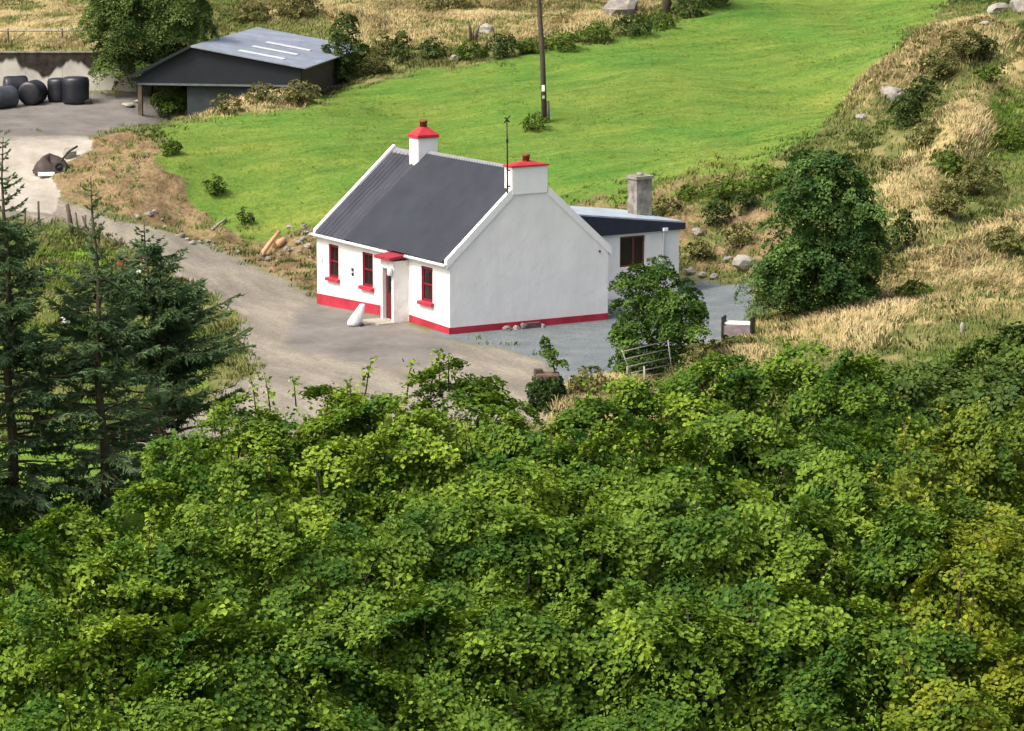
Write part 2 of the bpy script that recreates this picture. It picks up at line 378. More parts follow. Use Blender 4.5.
class MB:
    def __init__(s): s.v = []; s.f = []; s.sm = []
    def add(s, vs, fs, smooth=False):
        b = len(s.v); s.v += [tuple(map(float, v)) for v in vs]; s.f += [tuple(b+i for i in f) for f in fs]; s.sm += [smooth]*len(fs); return s
    def hexa(s, p):   # 8 points: bottom ring 0-3, top ring 4-7
        return s.add(p, [(3,2,1,0),(4,5,6,7),(0,1,5,4),(1,2,6,5),(2,3,7,6),(3,0,4,7)])
    def hbox(s, e0, e1, d0, d1, z0, z1):
        return s.hexa([hw(*q) for q in ((e0,d0,z0),(e1,d0,z0),(e1,d1,z0),(e0,d1,z0),(e0,d0,z1),(e1,d0,z1),(e1,d1,z1),(e0,d1,z1))])
    def box(s, c, sx, sy, sz, rz=0, rx=0, ry=0):
        from mathutils import Euler
        R = np.array(Euler((rx, ry, rz)).to_matrix())
        return s.hexa([np.array(c)+R@np.array(q)*.5 for q in ((-sx,-sy,-sz),(sx,-sy,-sz),(sx,sy,-sz),(-sx,sy,-sz),(-sx,-sy,sz),(sx,-sy,sz),(sx,sy,sz),(-sx,sy,sz))])
    def prism(s, poly, d0, d1):   # poly in (e,z), extruded along d
        n = len(poly); vs = [hw(e, d0, z) for e, z in poly]+[hw(e, d1, z) for e, z in poly]
        return s.add(vs, [tuple(range(n)), tuple(range(2*n-1, n-1, -1))]+[(i, i+n, (i+1) % n+n, (i+1) % n) for i in range(n)])
    def tube(s, P, R, n=7, smooth=True, cap=True):
        P = [np.array(p, float) for p in P]; vs = []; fs = []
        if not hasattr(R, '__len__'): R = [R]*len(P)
        for i, p in enumerate(P):
            t = P[min(i+1, len(P)-1)]-P[max(i-1, 0)]; t = t/(np.linalg.norm(t)+1e-9)
            a = np.cross(t, [0, 0, 1.] if abs(t[2]) < .9 else [1., 0, 0]); a /= np.linalg.norm(a); b = np.cross(t, a)
            for k in range(n):
                w = 2*math.pi*k/n; vs.append(p+R[i]*(math.cos(w)*a+math.sin(w)*b))
        for i in range(len(P)-1):
            for k in range(n): fs.append((i*n+k, i*n+(k+1) % n, (i+1)*n+(k+1) % n, (i+1)*n+k))
        if cap: fs += [tuple(range(n-1, -1, -1)), tuple(range((len(P)-1)*n, len(P)*n))]
        return s.add(vs, fs, smooth)
    def build(s, name, mat, parent=None, fix=True):
        me = bpy.data.meshes.new(name); me.from_pydata(s.v, [], s.f); me.update()
        me.polygons.foreach_set('use_smooth', np.array(s.sm, bool))
        if fix:
            import bmesh
            bm = bmesh.new(); bm.from_mesh(me); bmesh.ops.recalc_face_normals(bm, faces=bm.faces); bm.to_mesh(me); bm.free()
        return link(name, me, mat, parent)
def bevel(o, w=.02, seg=2):
    m = o.modifiers.new('bevel', 'BEVEL'); m.width = w; m.segments = seg; m.limit_method = 'ANGLE'; return o

# ------------------------------------------------------------------ ground objects
nx, ny = len(xs), len(ys)
covA = np.stack([WF['field'], WF['earth'], WF['road'], WF['gravel']], -1).reshape(-1, 4)
covB = np.stack([WF['conc'], WF['yard'], WF['gold'], WF['lush']], -1).reshape(-1, 4)
VV = np.stack([GX, GY, GZ], -1).reshape(-1, 3)
ii, jj = np.meshgrid(np.arange(ny-1), np.arange(nx-1), indexing='ij')
q0 = (ii*nx+jj).ravel(); QF = np.stack([q0, q0+1, q0+nx+1, q0+nx], -1)
stack = np.stack([np.full(len(VV), .5)]+[WF[k].ravel() for k in ('field', 'earth', 'road', 'gravel', 'conc', 'yard')], -1)
cls = stack[QF].mean(1).argmax(-1)
cls = np.where((cls == 6) & (VV[QF[:, 0], 1] < 138), 7, cls)
for ci, nm in enumerate(('ground', 'field', 'earth_bank', 'road', 'gravel_drive', 'concrete_path', 'silage_yard', 'front_yard')):
    fsel = QF[cls == ci]; uq, inv = np.unique(fsel, return_inverse=True)
    me = np_mesh(nm, VV[uq], inv.reshape(-1, 4), 4, smooth=True)
    for an, arr in (('CovA', covA), ('CovB', covB)):
        a = me.color_attributes.new(an, 'FLOAT_COLOR', 'POINT'); a.data.foreach_set('color', arr[uq].astype(np.float32).ravel())
    tag(link(nm, me, M['ground']), kind='structure')

# ------------------------------------------------------------------ grass
def blades(name, P, h, w, nb, spread, lean, colA, colB, hue_noise=None, tall=False):
    n = len(P); k = nb
    base = np.repeat(P, k, 0); N = n*k
    ang = rng.uniform(0, 2*np.pi, N); rad = spread*np.sqrt(rng.uniform(0, 1, N)); flow = fbm(base[:, 0]*.22, base[:, 1]*.22, 71)*14
    base = base+np.c_[rad*np.cos(ang), rad*np.sin(ang), np.full(N, -.03)]
    hh = np.repeat(np.broadcast_to(h, (n,)), k)*rng.uniform(.55, 1.15, N); la = np.where(rng.uniform(0, 1, N) < .7, flow+rng.normal(0, .5, N), ang)
    ln = hh*np.abs(rng.normal(lean, lean*.5, N))
    wind = np.array([.35, .1])
    off = np.c_[ln*np.cos(la)+hh*lean*wind[0], ln*np.sin(la)+hh*lean*wind[1]]
    sd = rng.uniform(0, np.pi, N)*.5-np.pi/4; sx = np.c_[np.cos(sd), np.sin(sd), np.zeros(N)]*w*.5
    mid = base+np.c_[off*.35, hh*.62]; tip = base+np.c_[off, hh*(1-.25*np.clip(ln/np.maximum(hh, .01), 0, 1))]
    t = rng.uniform(0, 1, N)[:, None] if hue_noise is None else np.clip(np.repeat(hue_noise, k)[:, None]+rng.normal(0, .22, (N, 1)), 0, 1)
    c = np.array(colA)*(1-t)+np.array(colB)*t
    c = c*rng.uniform(.75, 1.25, (N, 1))
    V = np.stack([base-sx, base+sx, mid+sx*.8, mid-sx*.8, tip], 1).reshape(-1, 3)
    b5 = np.arange(N)[:, None]*5
    me = bpy.data.meshes.new(name)
    Fq = b5+np.array([[0, 1, 2, 3]]); Ft = b5+np.array([[3, 2, 4]])
    loops = np.c_[Fq, Ft].astype(np.int32)
    me.vertices.add(len(V)); me.vertices.foreach_set('co', V.astype(np.float32).ravel())
    me.loops.add(loops.size); me.loops.foreach_set('vertex_index', loops.ravel())
    me.polygons.add(2*N); ls = (np.arange(N)[:, None]*7+np.array([[0, 4]])).astype(np.int32)
    me.polygons.foreach_set('loop_start', ls.ravel()); me.polygons.foreach_set('loop_total', np.tile([4, 3], N).astype(np.int32))
    me.update(calc_edges=True)
    a = me.color_attributes.new('Col', 'FLOAT_COLOR', 'POINT')
    a.data.foreach_set('color', np.c_[np.repeat(c, 5, 0), np.ones(5*N)].astype(np.float32).ravel())
    o = link(name, me, M['grass']); return tag(o, kind='stuff')
def scatter(n, dens, y0=98, y1=188, xr=31):
    x = rng.uniform(-xr, xr, n); y = rng.uniform(y0, y1, n)
    keep = np.abs(x) < 4+y*.165
    x, y = x[keep], y[keep]
    w = {k: sample(WF[k], x, y) for k in WF}
    p = dens(x, y, w); he = (x-C0[0])*g[0]+(y-C0[1])*g[1]; hd = (x-C0[0])*l[0]+(y-C0[1])*l[1]
    p = p*~((he > -1) & (he < 14.5) & (hd > -.5) & (hd < 10.8))*(np.abs(y-WALL_Y) > .5)
    k = rng.uniform(0, 1, len(x)) < p; x, y = x[k], y[k]
    return np.c_[x, y, ground(x, y)], {q: w[q][k] for q in w}
hard = lambda w: np.clip(w['road']+w['gravel']+w['conc']+w['yard'], 0, 1)
P, w = scatter(90000, lambda x, y, w: w['field']*(1-hard(w))*(.25+.75*fbm(x*.3, y*1.3, 41)))
fn = fbm(P[:, 0]*.25+P[:, 1]*.08, P[:, 1]*1.1, 43)
tag(blades('field_grass', P, .03+.07*fn, .035, 5, .34, .9, (.105, .18, .02), (.165, .22, .026), np.clip((fn-.3)*2, 0, 1)), 'short bright green grass covering the sloping field', 'grass')
P, w = scatter(100000, lambda x, y, w: w['gold']*(1-hard(w))*(1-w['field'])*sstep(.22, .5, fbm(x*.33, y*.33, 45)))
gn = fbm(P[:, 0]*.4, P[:, 1]*.4, 47)
tag(blades('dry_grass', P, .08+.62*np.clip(gn-.15, 0, 1), .026, 12, .34, .75, (.32, .26, .11), (.60, .485, .255), np.clip((gn-.25)*2, 0, 1)), 'tall golden dry grass on the banks and rough slopes', 'grass')
P, w = scatter(95000, lambda x, y, w: np.clip(1-w['field']-.45*w['gold']-hard(w)-.75*w['earth'], 0, 1)*sstep(.12, .5, fbm(x*.5, y*.5, 49)))
gn = fbm(P[:, 0]*.5, P[:, 1]*.5, 51)
tag(blades('rough_grass', P, .10+.26*gn, .042, 9, .28, .55, (.08, .13, .028), (.21, .22, .075), np.clip((gn-.25)*1.8, 0, 1)), 'rough olive green grass and weeds on uneven ground', 'grass')
P, w = scatter(40000, lambda x, y, w: np.maximum(w['lush']*(1-hard(w)), .3*w['earth']*sstep(.5, .62, fbm(x*.6, y*.6, 55))))
gn = fbm(P[:, 0]*.5, P[:, 1]*.5, 53)
tag(blades('lush_grass', P, .08+.16*gn, .04, 7, .25, .55, (.075, .14, .014), (.17, .25, .024), np.clip((gn-.25)*1.8, 0, 1)), 'soft green grass on the verges and bank tops', 'grass')

# ------------------------------------------------------------------ foliage builders
def unit(a): return a/(np.linalg.norm(a, axis=-1, keepdims=True)+1e-9)
def leaf_mesh(name, P, Nn, size, cols, mat, parent, aspect=.8, fold=.12):
    n = len(P); Nn = unit(Nn); r = unit(rng.normal(0, 1, (n, 3))); r[:, 2] -= .25
    t = unit(r-Nn*(r*Nn).sum(1, keepdims=True)); b = np.cross(Nn, t); s = size[:, None]
    hw_ = .5*aspect*rng.uniform(.75, 1.15, (n, 1))
    V = np.stack([P-t*s*.5, P-t*s*.15+b*s*hw_+Nn*s*fold, P+t*s*.25+b*s*hw_*.8+Nn*s*fold, P+t*s*.55-Nn*s*.1,
                  P+t*s*.2-b*s*hw_*.85+Nn*s*fold, P-t*s*.15-b*s*hw_+Nn*s*fold], 1).reshape(-1, 3)
    b6 = np.arange(n)[:, None]*6
    Fs = np.stack([b6+np.array([[0, 1, 2, 3]]), b6+np.array([[0, 3, 4, 5]])], 1).reshape(-1, 4)
    return link(name, np_mesh(name, V, Fs, 4, np.repeat(cols, 6, 0)), mat, parent)
SHOOTS = []
def crown(name, parent, lobes, nspray, R, nleaf, size, colA, colB, inner=.25, up=.8, aspect=.8, low=-.35, shoots=0, mat='foliage', huevar=.35, drop=.35, fan=False):
    L = np.array(lobes, float); area = (L[:, 3]*L[:, 5]); area = area/area.sum()
    P_, N_, S_, T_ = [], [], [], []; spray_pts = []; SHOOTS.clear()
    tries = 0; made = 0
    while made < nspray and tries < nspray*8:
        tries += 1
        k = rng.choice(len(L), p=area); d = unit(rng.normal(0, 1, 3))
        if d[2] < low: continue
        c, rr = L[k, :3], L[k, 3:6]; p = c+d*rr*rng.uniform(.8, 1.14)
        q = (((p-L[:, :3])/L[:, 3:6])**2).sum(1); q[k] = 9
        if q.min() < .62: continue
        made += 1; nrm = unit(.55*d*[1, 1, .5]+np.array([0, 0, up])+rng.normal(0, .2, 3)); spray_pts.append(p)
        if fan:
            o = unit(np.array([d[0], d[1], 0])+rng.normal(0, .45, 3)*[1, 1, 0]); o = unit(o-nrm*(o@nrm)); sd = np.cross(nrm, o)
            Ln = R*2*rng.uniform(.6, 1.25); m = int(nleaf*(Ln/(2*R))**2*rng.uniform(.85, 1.15)); p0 = p-o*Ln*.55
            fa = rng.permutation(np.linspace(-1.0, 1.0, 6))[:5]+rng.normal(0, .08, 5); fl = rng.uniform(.6, 1., 5)*(1-.3*np.abs(fa))
            k5 = rng.integers(0, 5, m); ss = rng.uniform(.04, 1, m)**.6*fl[k5]*Ln; an = fa[k5]; lt = rng.normal(0, .085, m)
            P_.append(p0+o*(ss*np.cos(an)-lt*np.sin(an))[:, None]+sd*(ss*np.sin(an)+lt*np.cos(an))[:, None]+nrm*(-.36*ss**2/Ln+.03*np.sin(an*5)+rng.normal(0, .045, m))[:, None])
            N_.append(nrm+o*.15+rng.normal(0, .32, (m, 3))); T_.append(rng.normal(.45, huevar)+.5*(ss/Ln-.55)); continue
        a = unit(np.cross(nrm, rng.normal(0, 1, 3))); b = np.cross(nrm, a)
        Rk = R*rng.uniform(.55, 1.3); m = int(nleaf*(Rk/R)**2*rng.uniform(.8, 1.2))
        th = rng.uniform(0, 2*np.pi, m); lob = 1+.35*np.cos(3*th+rng.uniform(0, 6))
        rad = Rk*np.sqrt(rng.uniform(0, 1, m))*lob
        P_.append(p+a*(rad*np.cos(th))[:, None]+b*(rad*np.sin(th))[:, None]*.8+nrm*(-drop*rad**2/Rk+rng.normal(0, .09*Rk, m))[:, None])
        N_.append(nrm+rng.normal(0, .42, (m, 3))); T_.append(np.full(m, rng.normal(.5, huevar)))
    if inner > 0:
        m = int(sum(len(p) for p in P_)*inner); k = rng.choice(len(L), m, p=area)
        d = unit(rng.normal(0, 1, (m, 3)))*rng.uniform(.35, .85, (m, 1))
        P_.append(L[k, :3]+d*L[k, 3:6]); N_.append(rng.normal(0, .6, (m, 3))+[0, 0, .6]); T_.append(rng.normal(.4, .25, m))
    for i in range(shoots):
        k = rng.integers(len(L)); d = unit(np.array([rng.normal(0, .45), rng.normal(0, .45), 1])); p = L[k, :3]+d*L[k, 3:6]
        q = (((p-L[:, :3])/L[:, 3:6])**2).sum(1); q[k] = 9
        if q.min() < 1: continue
        hh = rng.uniform(.25, .6); m = int(hh*75); t = rng.uniform(-.2, 1, m)
        lx = rng.normal(0, .25); SHOOTS.append((p-[0, 0, .25], p+[.5*hh*lx, 0, hh*.5], p+[hh*lx, 0, hh]))
        P_.append(p+np.c_[t*hh*lx+rng.normal(0, .06, m), rng.normal(0, .06, m), t*hh]); N_.append(rng.normal(0, .6, (m, 3))+[0, 0, .8]); T_.append(np.full(m, .75))
    P = np.concatenate(P_); Nn = np.concatenate(N_); t = np.clip(np.concatenate(T_)+rng.normal(0, .14, len(P)), 0, 1.15)[:, None]
    cols = (np.array(colA)*(1-t)+np.array(colB)*t)*rng.uniform(.75, 1.25, (len(P), 1))
    leaf_mesh(name, P, Nn, size*rng.uniform(.65, 1.25, len(P)), cols, M[mat], parent, aspect)
    return spray_pts
def limbs(name, parent, base, lobes, r0, sprays, nb=14, mat='bark'):
    mb = MB(); base = np.array(base, float); L = np.array(lobes, float)
    cen = L[:, :3].mean(0); fork = base+(cen-base)*np.array([.35, .35, .5])
    mb.tube([base-[0, 0, .3], base+(fork-base)*.5+[r0*.6, r0*.3, 0], fork], [r0*1.25, r0, r0*.85], 9)
    for k in range(len(L)):
        c = L[k, :3]; mid = fork+(c-fork)*.5+rng.normal(0, .15*L[k, 3], 3)
        mb.tube([fork-[0, 0, r0], mid, c+[0, 0, L[k, 5]*.35]], [r0*.62, r0*.42, r0*.16], 6)
    for i in range(min(nb, len(sprays))):
        p = np.array(sprays[rng.integers(len(sprays))]); k = ((L[:, :3]-p)**2).sum(1).argmin(); c = L[k, :3]
        mb.tube([c, (c+p)/2-[0, 0, .1*L[k, 5]], p], [r0*.2, r0*.14, r0*.05], 5)
    for q in SHOOTS: mb.tube(q, [.014, .01, .004], 4)
    return mb.build(name, M[mat], parent, fix=False)

def shrub(px, wpx, hpx, label, cat='shrub', group=None, name='shrub', cA=(.035, .075, .012), cB=(.09, .15, .02), leaf=.10, dens=1., lobes=None, lo=99., R=None, low=-.5, aspect=.7):
    b = place(*px, lo=lo); sc = F_PX/np.hypot(b[1], HC-b[2]); W = wpx/sc; H = hpx/sc
    t = thing(name, b, label, cat, group)
    LB = []
    for (fx, fz, fr) in (lobes or [(-.22, .42, .30), (.2, .45, .32), (0, .68, .3), (.05, .3, .36), (-.1, .2, .3)]):
        rx = fr*W*.95; rz = min(fr*H*.95, fz*H+.1); LB.append((b[0]+fx*W, b[1]+rng.uniform(-.2, .2)*W*.6, b[2]+fz*H, rx, rx*.9, rz))
    R = R or max(.16, .13*min(W, H)); A = sum(4*math.pi*(q[3]*q[5]) for q in LB)
    ns = max(8, int(A*.45/(math.pi*R*R)*dens)); nl = max(10, int(1.5*math.pi*R*R/(leaf*leaf*.5)))
    sp = crown('foliage', t, LB, ns, R, nl, leaf, cA, cB, low=low, inner=.3, aspect=aspect, up=.55)
    limbs('stem', t, b, LB, max(.025, .02*W), sp, 8)
    return t

# ------------------------------------------------------------------ cottage
L_, W_, H_, RISE = 10.3, 7.0, 2.7, 3.05
AP = H_+RISE
house = thing('cottage', hw(3.5, 5, 0), 'whitewashed single storey cottage with dark roof, red plinth and two red capped chimneys', 'house')
# walls: front wall with real openings, gables, rear
wins = [(1.25, 2.08), (5.78, 6.60), (8.52, 9.30)]; WZ0, WZ1 = 1.0, 2.32
wall = MB()
cuts = [0]+[c for w_ in wins for c in w_]+[L_]
for i in range(len(cuts)-1):
    d0, d1 = cuts[i], cuts[i+1]
    if i % 2 == 0: wall.hbox(0, .45, d0+(.0 if i else .45), d1-(0 if i < len(cuts)-2 else .45), -.6, H_-.02)
    else:
        wall.hbox(0, .45, d0, d1, -.6, WZ0); wall.hbox(0, .45, d0, d1, WZ1, H_-.02)
wall.hbox(W_-.45, W_, .45, L_-.45, -.6, H_-.02)
wall.prism([(0, -.6), (W_, -.6), (W_, H_-.02), (W_/2, AP-.14), (0, H_-.02)], L_-.45, L_)
wall.build('wall', M['white'], house)
gw = MB(); gw.prism([(0, -.6), (W_, -.6), (W_, H_), (W_/2, AP-.06), (0, H_)], 0, .45)
# subdivide the gable a little so that the old wall is not perfectly flat
o = gw.build('gable_wall', M['gable'], house)
# plinth
pl = MB()
def pseg(d0, d1, za0, za1, zb):
    pl.hexa([hw(*q) for q in ((-.03, d0, zb), (.002, d0, zb), (.002, d1, zb), (-.03, d1, zb), (-.03, d0, za0), (.002, d0, za0), (.002, d1, za1), (-.03, d1, za1))])
pseg(4.12, L_, .44, .22, -.6); pseg(-.03, 2.98, .24, .34, -.6)
pl.hexa([hw(*q) for q in ((-.03, -.03, -.6), (W_, -.03, -.6), (W_, .002, -.6), (-.03, .002, -.6), (-.03, -.03, .24), (W_, -.03, .22), (W_, .002, .22), (-.03, .002, .24))])
pl.build('plinth', M['red'], house)
# roof: two halves; newer sheets d 0.15-7.6, older ribbed sheets d 7.6-10.1
slope = RISE/(W_/2); sl = math.hypot(RISE, W_/2)
nrm_e, nrm_z = -RISE/sl, (W_/2)/sl
def roof_sheet(d0, d1, lift, pitch, depth, side, mat, name, e_out=-.16, roll=10):
    mb = MB(); n = max(2, int((d1-d0)/pitch*roll)); vs = []; fs = []
    ts = [0, .27, .28, .56, .565, 1.0]; e_in = W_/2
    for i in range(n+1):
        d = d0+(d1-d0)*i/n; ph = (d-d0)/pitch % 1
        rib = depth*(.5-.5*math.cos(2*math.pi*ph)) if pitch < .15 else depth*max(0, 1-abs(ph-.5)/.14)
        for j, t in enumerate(ts):
            e = e_out+(e_in-e_out)*t; z = H_+e*slope+.03; step = (.035, .035, .03, .03, 0, 0)[j]
            k = lift+rib+step
            ee, zz = e+nrm_e*k, z+nrm_z*k
            if t == 1.0: ee = e_in; zz = AP+.03+k/nrm_z
            vs.append(hw(ee if side < 0 else W_-ee, d, zz))
    m = len(ts)
    for i in range(n):
        for j in range(m-1): fs.append((i*m+j, (i+1)*m+j, (i+1)*m+j+1, i*m+j+1))
    b0 = len(vs)
    for i in (0, n):   # close the sheet's edges so that it has thickness
        for j, t in enumerate(ts):
            e = e_out+(e_in-e_out)*t; vs.append(hw(e if side < 0 else W_-e, d0 if i == 0 else d1, H_+e*slope-.02))
    for q, i in ((0, 0), (1, n)):
        for j in range(m-1): fs.append((i*m+j, i*m+j+1, b0+q*m+j+1, b0+q*m+j))
    mb.add(vs, fs, True)
    o = mb.build(name, mat, house, fix=False)
    sm = o.modifiers.new('es', 'EDGE_SPLIT'); sm.split_angle = math.radians(40); return o
D_SPLIT = 7.55
roof_sheet(.16, D_SPLIT, .11, .19, .014, -1, M['roof'], 'roof')
roof_sheet(.16, D_SPLIT, .11, .19, .014, 1, M['roof'], 'roof', e_out=-.1)
roof_sheet(D_SPLIT+.003, L_-.17, .0, .30, .055, -1, M['roofold'], 'roof')
roof_sheet(D_SPLIT+.003, L_-.17, .0, .30, .055, 1, M['roofold'], 'roof')
# seam strip across the front slope and ridge capping
rc = MB()
for d0, d1, k in ((.2, D_SPLIT, .14), (D_SPLIT+.02, L_-.2, .04)):
    rc.prism([(W_/2-.17, AP+.03+k-.16), (W_/2, AP+.06+k), (W_/2+.17, AP+.03+k-.16), (W_/2, AP-.02+k)], d0, d1)
rc.build('ridge_cap', simple('lead grey ridge', (.20, .21, .22), .6, .15), house)
# white raised verges on both gables
def verge(d0, d1, name, e_top=W_/2):
    mb = MB(); k0, k1 = -.10, .15
    for sgn in (-1, 1):
        P = []
        for e in (-.14, e_top):
            for k in (k0, k1):
                z = H_+e*slope+k/nrm_z; P.append((e if sgn < 0 else W_-e, z))
        poly = [P[0], P[2], P[3], P[1]]
        mb.prism(poly, d0, d1)
    return mb.build(name, M['trim'], house)
verge(-.035, .155, 'verge', 2.72); verge(L_-.165, L_+.035, 'verge')
# gutter along the front eave
gt = MB()
for d0, d1 in ((-.03, 2.94), (4.24, L_)):
    P = [hw(-.215, d0, H_-.13), hw(-.215, d1, H_-.11)]
    gt.tube(P, .062, 8)
    gt.hbox(-.17, -.003, d0+.005, d1-.005, H_-.2, H_-.09)
gt.build('gutter', M['trim'], house)
# windows
def window(e0, d0, d1, z0, z1, parent_mat_frame, sill=True, mull='cross', nrm='e'):
    fr = MB(); t = .10
    f_ = lambda a0, a1, b0, b1, c0, c1: fr.hbox(a0, a1, b0, b1, c0, c1)
    f_(e0, e0+.07, d0, d0+t, z0, z1); f_(e0, e0+.07, d1-t, d1, z0, z1); f_(e0+.001, e0+.069, d0+t, d1-t, z1-t, z1); f_(e0+.001, e0+.069, d0+t, d1-t, z0, z0+t)
    f_(e0-.012, e0+.06, d0+t, d1-t, (z0+z1)/2-.03, (z0+z1)/2+.03)
    o = fr.build('window', parent_mat_frame, house)
    # painted reveals
    rv = MB(); q = .012
    rv.hbox(.004, e0-.002, d0+.001, d0+q, z0, z1); rv.hbox(.004, e0-.002, d1-q, d1-.001, z0, z1); rv.hbox(.004, e0-.002, d0+q, d1-q, z1-q, z1-.001)
    rv.build('reveal', M['redwood'], o)
    p = MB(); p.hbox(e0+.03, e0+.04, d0+t, d1-t, z0+t, z1-t); p.build('pane', M['glass'], o)
    bar = MB(); bar.hbox(e0+.016, e0+.05, (d0+d1)/2-.009, (d0+d1)/2+.009, z0+t, z1-t); bar.build('glazing_bar', parent_mat_frame, o)
    s = MB(); s.hexa([hw(*x) for x in ((-.14, d0-.12, z0-.13), (e0, d0-.12, z0-.1), (e0, d1+.12, z0-.1), (-.14, d1+.12, z0-.13), (-.14, d0-.12, z0-.02), (e0, d0-.12, z0+.01), (e0, d1+.12, z0+.01), (-.14, d1+.12, z0-.02))])
    # the sill only passes through the opening's width behind the wall face
    s.build('sill', M['red'], o)
    return o
for d0, d1 in wins: window(.035, d0, d1, WZ0, WZ1, M['redwood'])
# band of red paint around each front window
for d0, d1 in wins: pass
# porch
po = MB(); E0 = -.66; D0, D1 = 3.05, 4.02
po.hbox(E0, -.001, D0, D0+.14, -.4, 2.40); po.hbox(E0, -.001, D1-.14, D1, -.4, 2.40); po.hbox(E0+.002, -.001, D0+.14, D1-.14, 2.08, 2.40)
porch = po.build('porch', M['white'], house)
cn = MB(); cn.hexa([hw(*q) for q in ((-.88, 2.95, 2.44), (-.003, 2.95, 2.55), (-.003, 4.13, 2.55), (-.88, 4.13, 2.44), (-.88, 2.95, 2.55), (-.003, 2.95, 2.65), (-.003, 4.13, 2.65), (-.88, 4.13, 2.55))])
cn.build('canopy', simple('dull red canopy paint', (.30, .025, .04), .6, .25, 4), porch)
dr = MB(); dr.hbox(E0+.16, E0+.21, D0+.14, D1-.14, .02, 2.08); dr.build('door', M['reddark'], porch)
for dd in (D0+.17, D1-.25):
    pass
dg = MB(); dg.hbox(E0+.148, E0+.159, D0+.3, D1-.3, 1.15, 1.85); dg.build('door_glass', M['glass'], porch)
sp_ = MB(); sp_.hbox(E0-.75, E0-.002, D0-.2, D1+.2, -.35, .10); sp_.hbox(E0, E0+.15, D0+.141, D1-.141, -.35, .14); sp_.build('doorstep', M['step'], porch)
lm = MB(); lm.hbox(E0-.10, E0-.003, D0+.03, D0+.11, 2.10, 2.16); lm.tube([hw(E0-.12, D0+.07, 1.86), hw(E0-.12, D0+.07, 1.92), hw(E0-.12, D0+.07, 2.1), hw(E0-.12, D0+.07, 2.17)], [.06, .10, .10, .04], 10)
lm.build('wall_lamp', M['trim'], house)
vt = MB(); vt.hbox(-.03, -.002, 7.30, 7.44, 1.28, 1.40); vt.hbox(-.03, -.002, 7.29, 7.45, 1.46, 1.58); vt.build('meter_plate', M['black'], house)
v2 = MB(); v2.hbox(-.02, -.002, 9.78, 9.92, 1.50, 1.68); v2.build('vent', simple('grey vent', (.45, .45, .45), .6, .1), house)
# chimneys
def chimney(e0, e1, d0, d1, z0, z1, cap_h, pyr, mat_body, mat_cap, pot_r, pot_h, label=None):
    b = MB(); b.hbox(e0, e1, d0, d1, z0, z1); o = b.build('chimney', mat_body, house)
    if label: o['label'] = label
    c = MB(); ov = .05; c.hbox(e0-ov, e1+ov, d0-ov, d1+ov, z1, z1+cap_h)
    k = .28; em, dm = (e0+e1)/2, (d0+d1)/2
    A = [hw(e0-ov*.8, d0-ov*.8, z1+cap_h), hw(e1+ov*.8, d0-ov*.8, z1+cap_h), hw(e1+ov*.8, d1+ov*.8, z1+cap_h), hw(e0-ov*.8, d1+ov*.8, z1+cap_h)]
    B = [hw(em+s*(e1-e0)*.5*k, dm+t*(d1-d0)*.5*k*1.3, z1+cap_h+pyr) for s, t in ((-1, -1), (1, -1), (1, 1), (-1, 1))]
    c.hexa([a+[0, 0, .001] for a in A]+B); c.build('cap', mat_cap, o)
    p = MB(); zt = z1+cap_h+pyr-.06
    p.tube([hw(em, dm, zt), hw(em, dm, zt+pot_h*.75), hw(em, dm, zt+pot_h*.76), hw(em, dm, zt+pot_h)], [pot_r, pot_r*.92, pot_r*1.12, pot_r*1.1], 12)
    p.build('pot', M['pot'], o); return o
chimney(2.70, 4.24, -.045, .52, 5.03, 6.04, .06, .13, M['trim'], M['redcap'], .135, .30, 'wide chimney flush with the near gable')
chimney(3.04, 3.92, 7.5, 8.2, 4.7, 6.45, .12, .30, M['trim'], M['redcap'], .15, .30, 'taller chimney rising through the ridge')
# aerial on the near chimney
am = MB(); am.tube([hw(2.52, .02, 5.0), hw(2.50, .0, 6.6), hw(2.48, .0, 7.9)], [.032, .028, .022], 7)
am.tube([hw(2.36, .0, 7.72), hw(2.62, .0, 7.98)], .022, 6); am.tube([hw(2.40, .0, 7.92), hw(2.60, .02, 7.74)], .03, 6)
am.box(hw(2.50, .0, 7.05), .09, .09, .14); am.box(hw(2.56, .01, 5.35), .14, .05, .05, AL); am.box(hw(2.56, .01, 5.95), .14, .05, .05, AL)
am.build('aerial_mast', M['black'], house)
# drop pipe stub and hole on the gable
hb = MB(); hb.tube([hw(6.62, -.03, 2.62), hw(6.62, .02, 2.62)], .045, 8); hb.build('overflow_pipe', M['reddark'], house)
# rear lean-to extension
EX0, EX1, XD0, XD1 = 6.6, 13.4, 4.5, 8.85
SL = -.123
zr = lambda e: 2.80+(13.62-e)*.123
xw = MB(); xd = XD0
wu0, wu1, wz0, wz1 = 10.55, 11.75, 1.15, 2.38
for e0, e1, z0, z1 in ((W_+.002, wu0, -.5, 2.56), (wu1, EX1, -.5, 2.56), (wu0, wu1, -.5, wz0), (wu0, wu1, wz1, 2.56)): xw.hbox(e0, e1, xd, xd+.3, z0, z1)
xw.hbox(EX1-.3, EX1, xd+.3, XD1-.3, -.5, 2.56); xw.hbox(W_+.002, EX1, XD1-.3, XD1, -.5, 2.56)
xw.build('extension_wall', M['white'], house)
xr = MB()
e_a, e_b = 5.9, 13.64
def slab(mb, e0, e1, d0, d1, off0, off1):
    mb.hexa([hw(*q) for q in ((e0, d0, zr(e0)+off0), (e1, d0, zr(e1)+off0), (e1, d1, zr(e1)+off0), (e0, d1, zr(e0)+off0), (e0, d0, zr(e0)+off1), (e1, d0, zr(e1)+off1), (e1, d1, zr(e1)+off1), (e0, d1, zr(e0)+off1))])
slab(xr, e_a, e_b, XD0-.12, XD1+.15, -.05, .012)
xr.build('extension_roof', M['felt'], house)
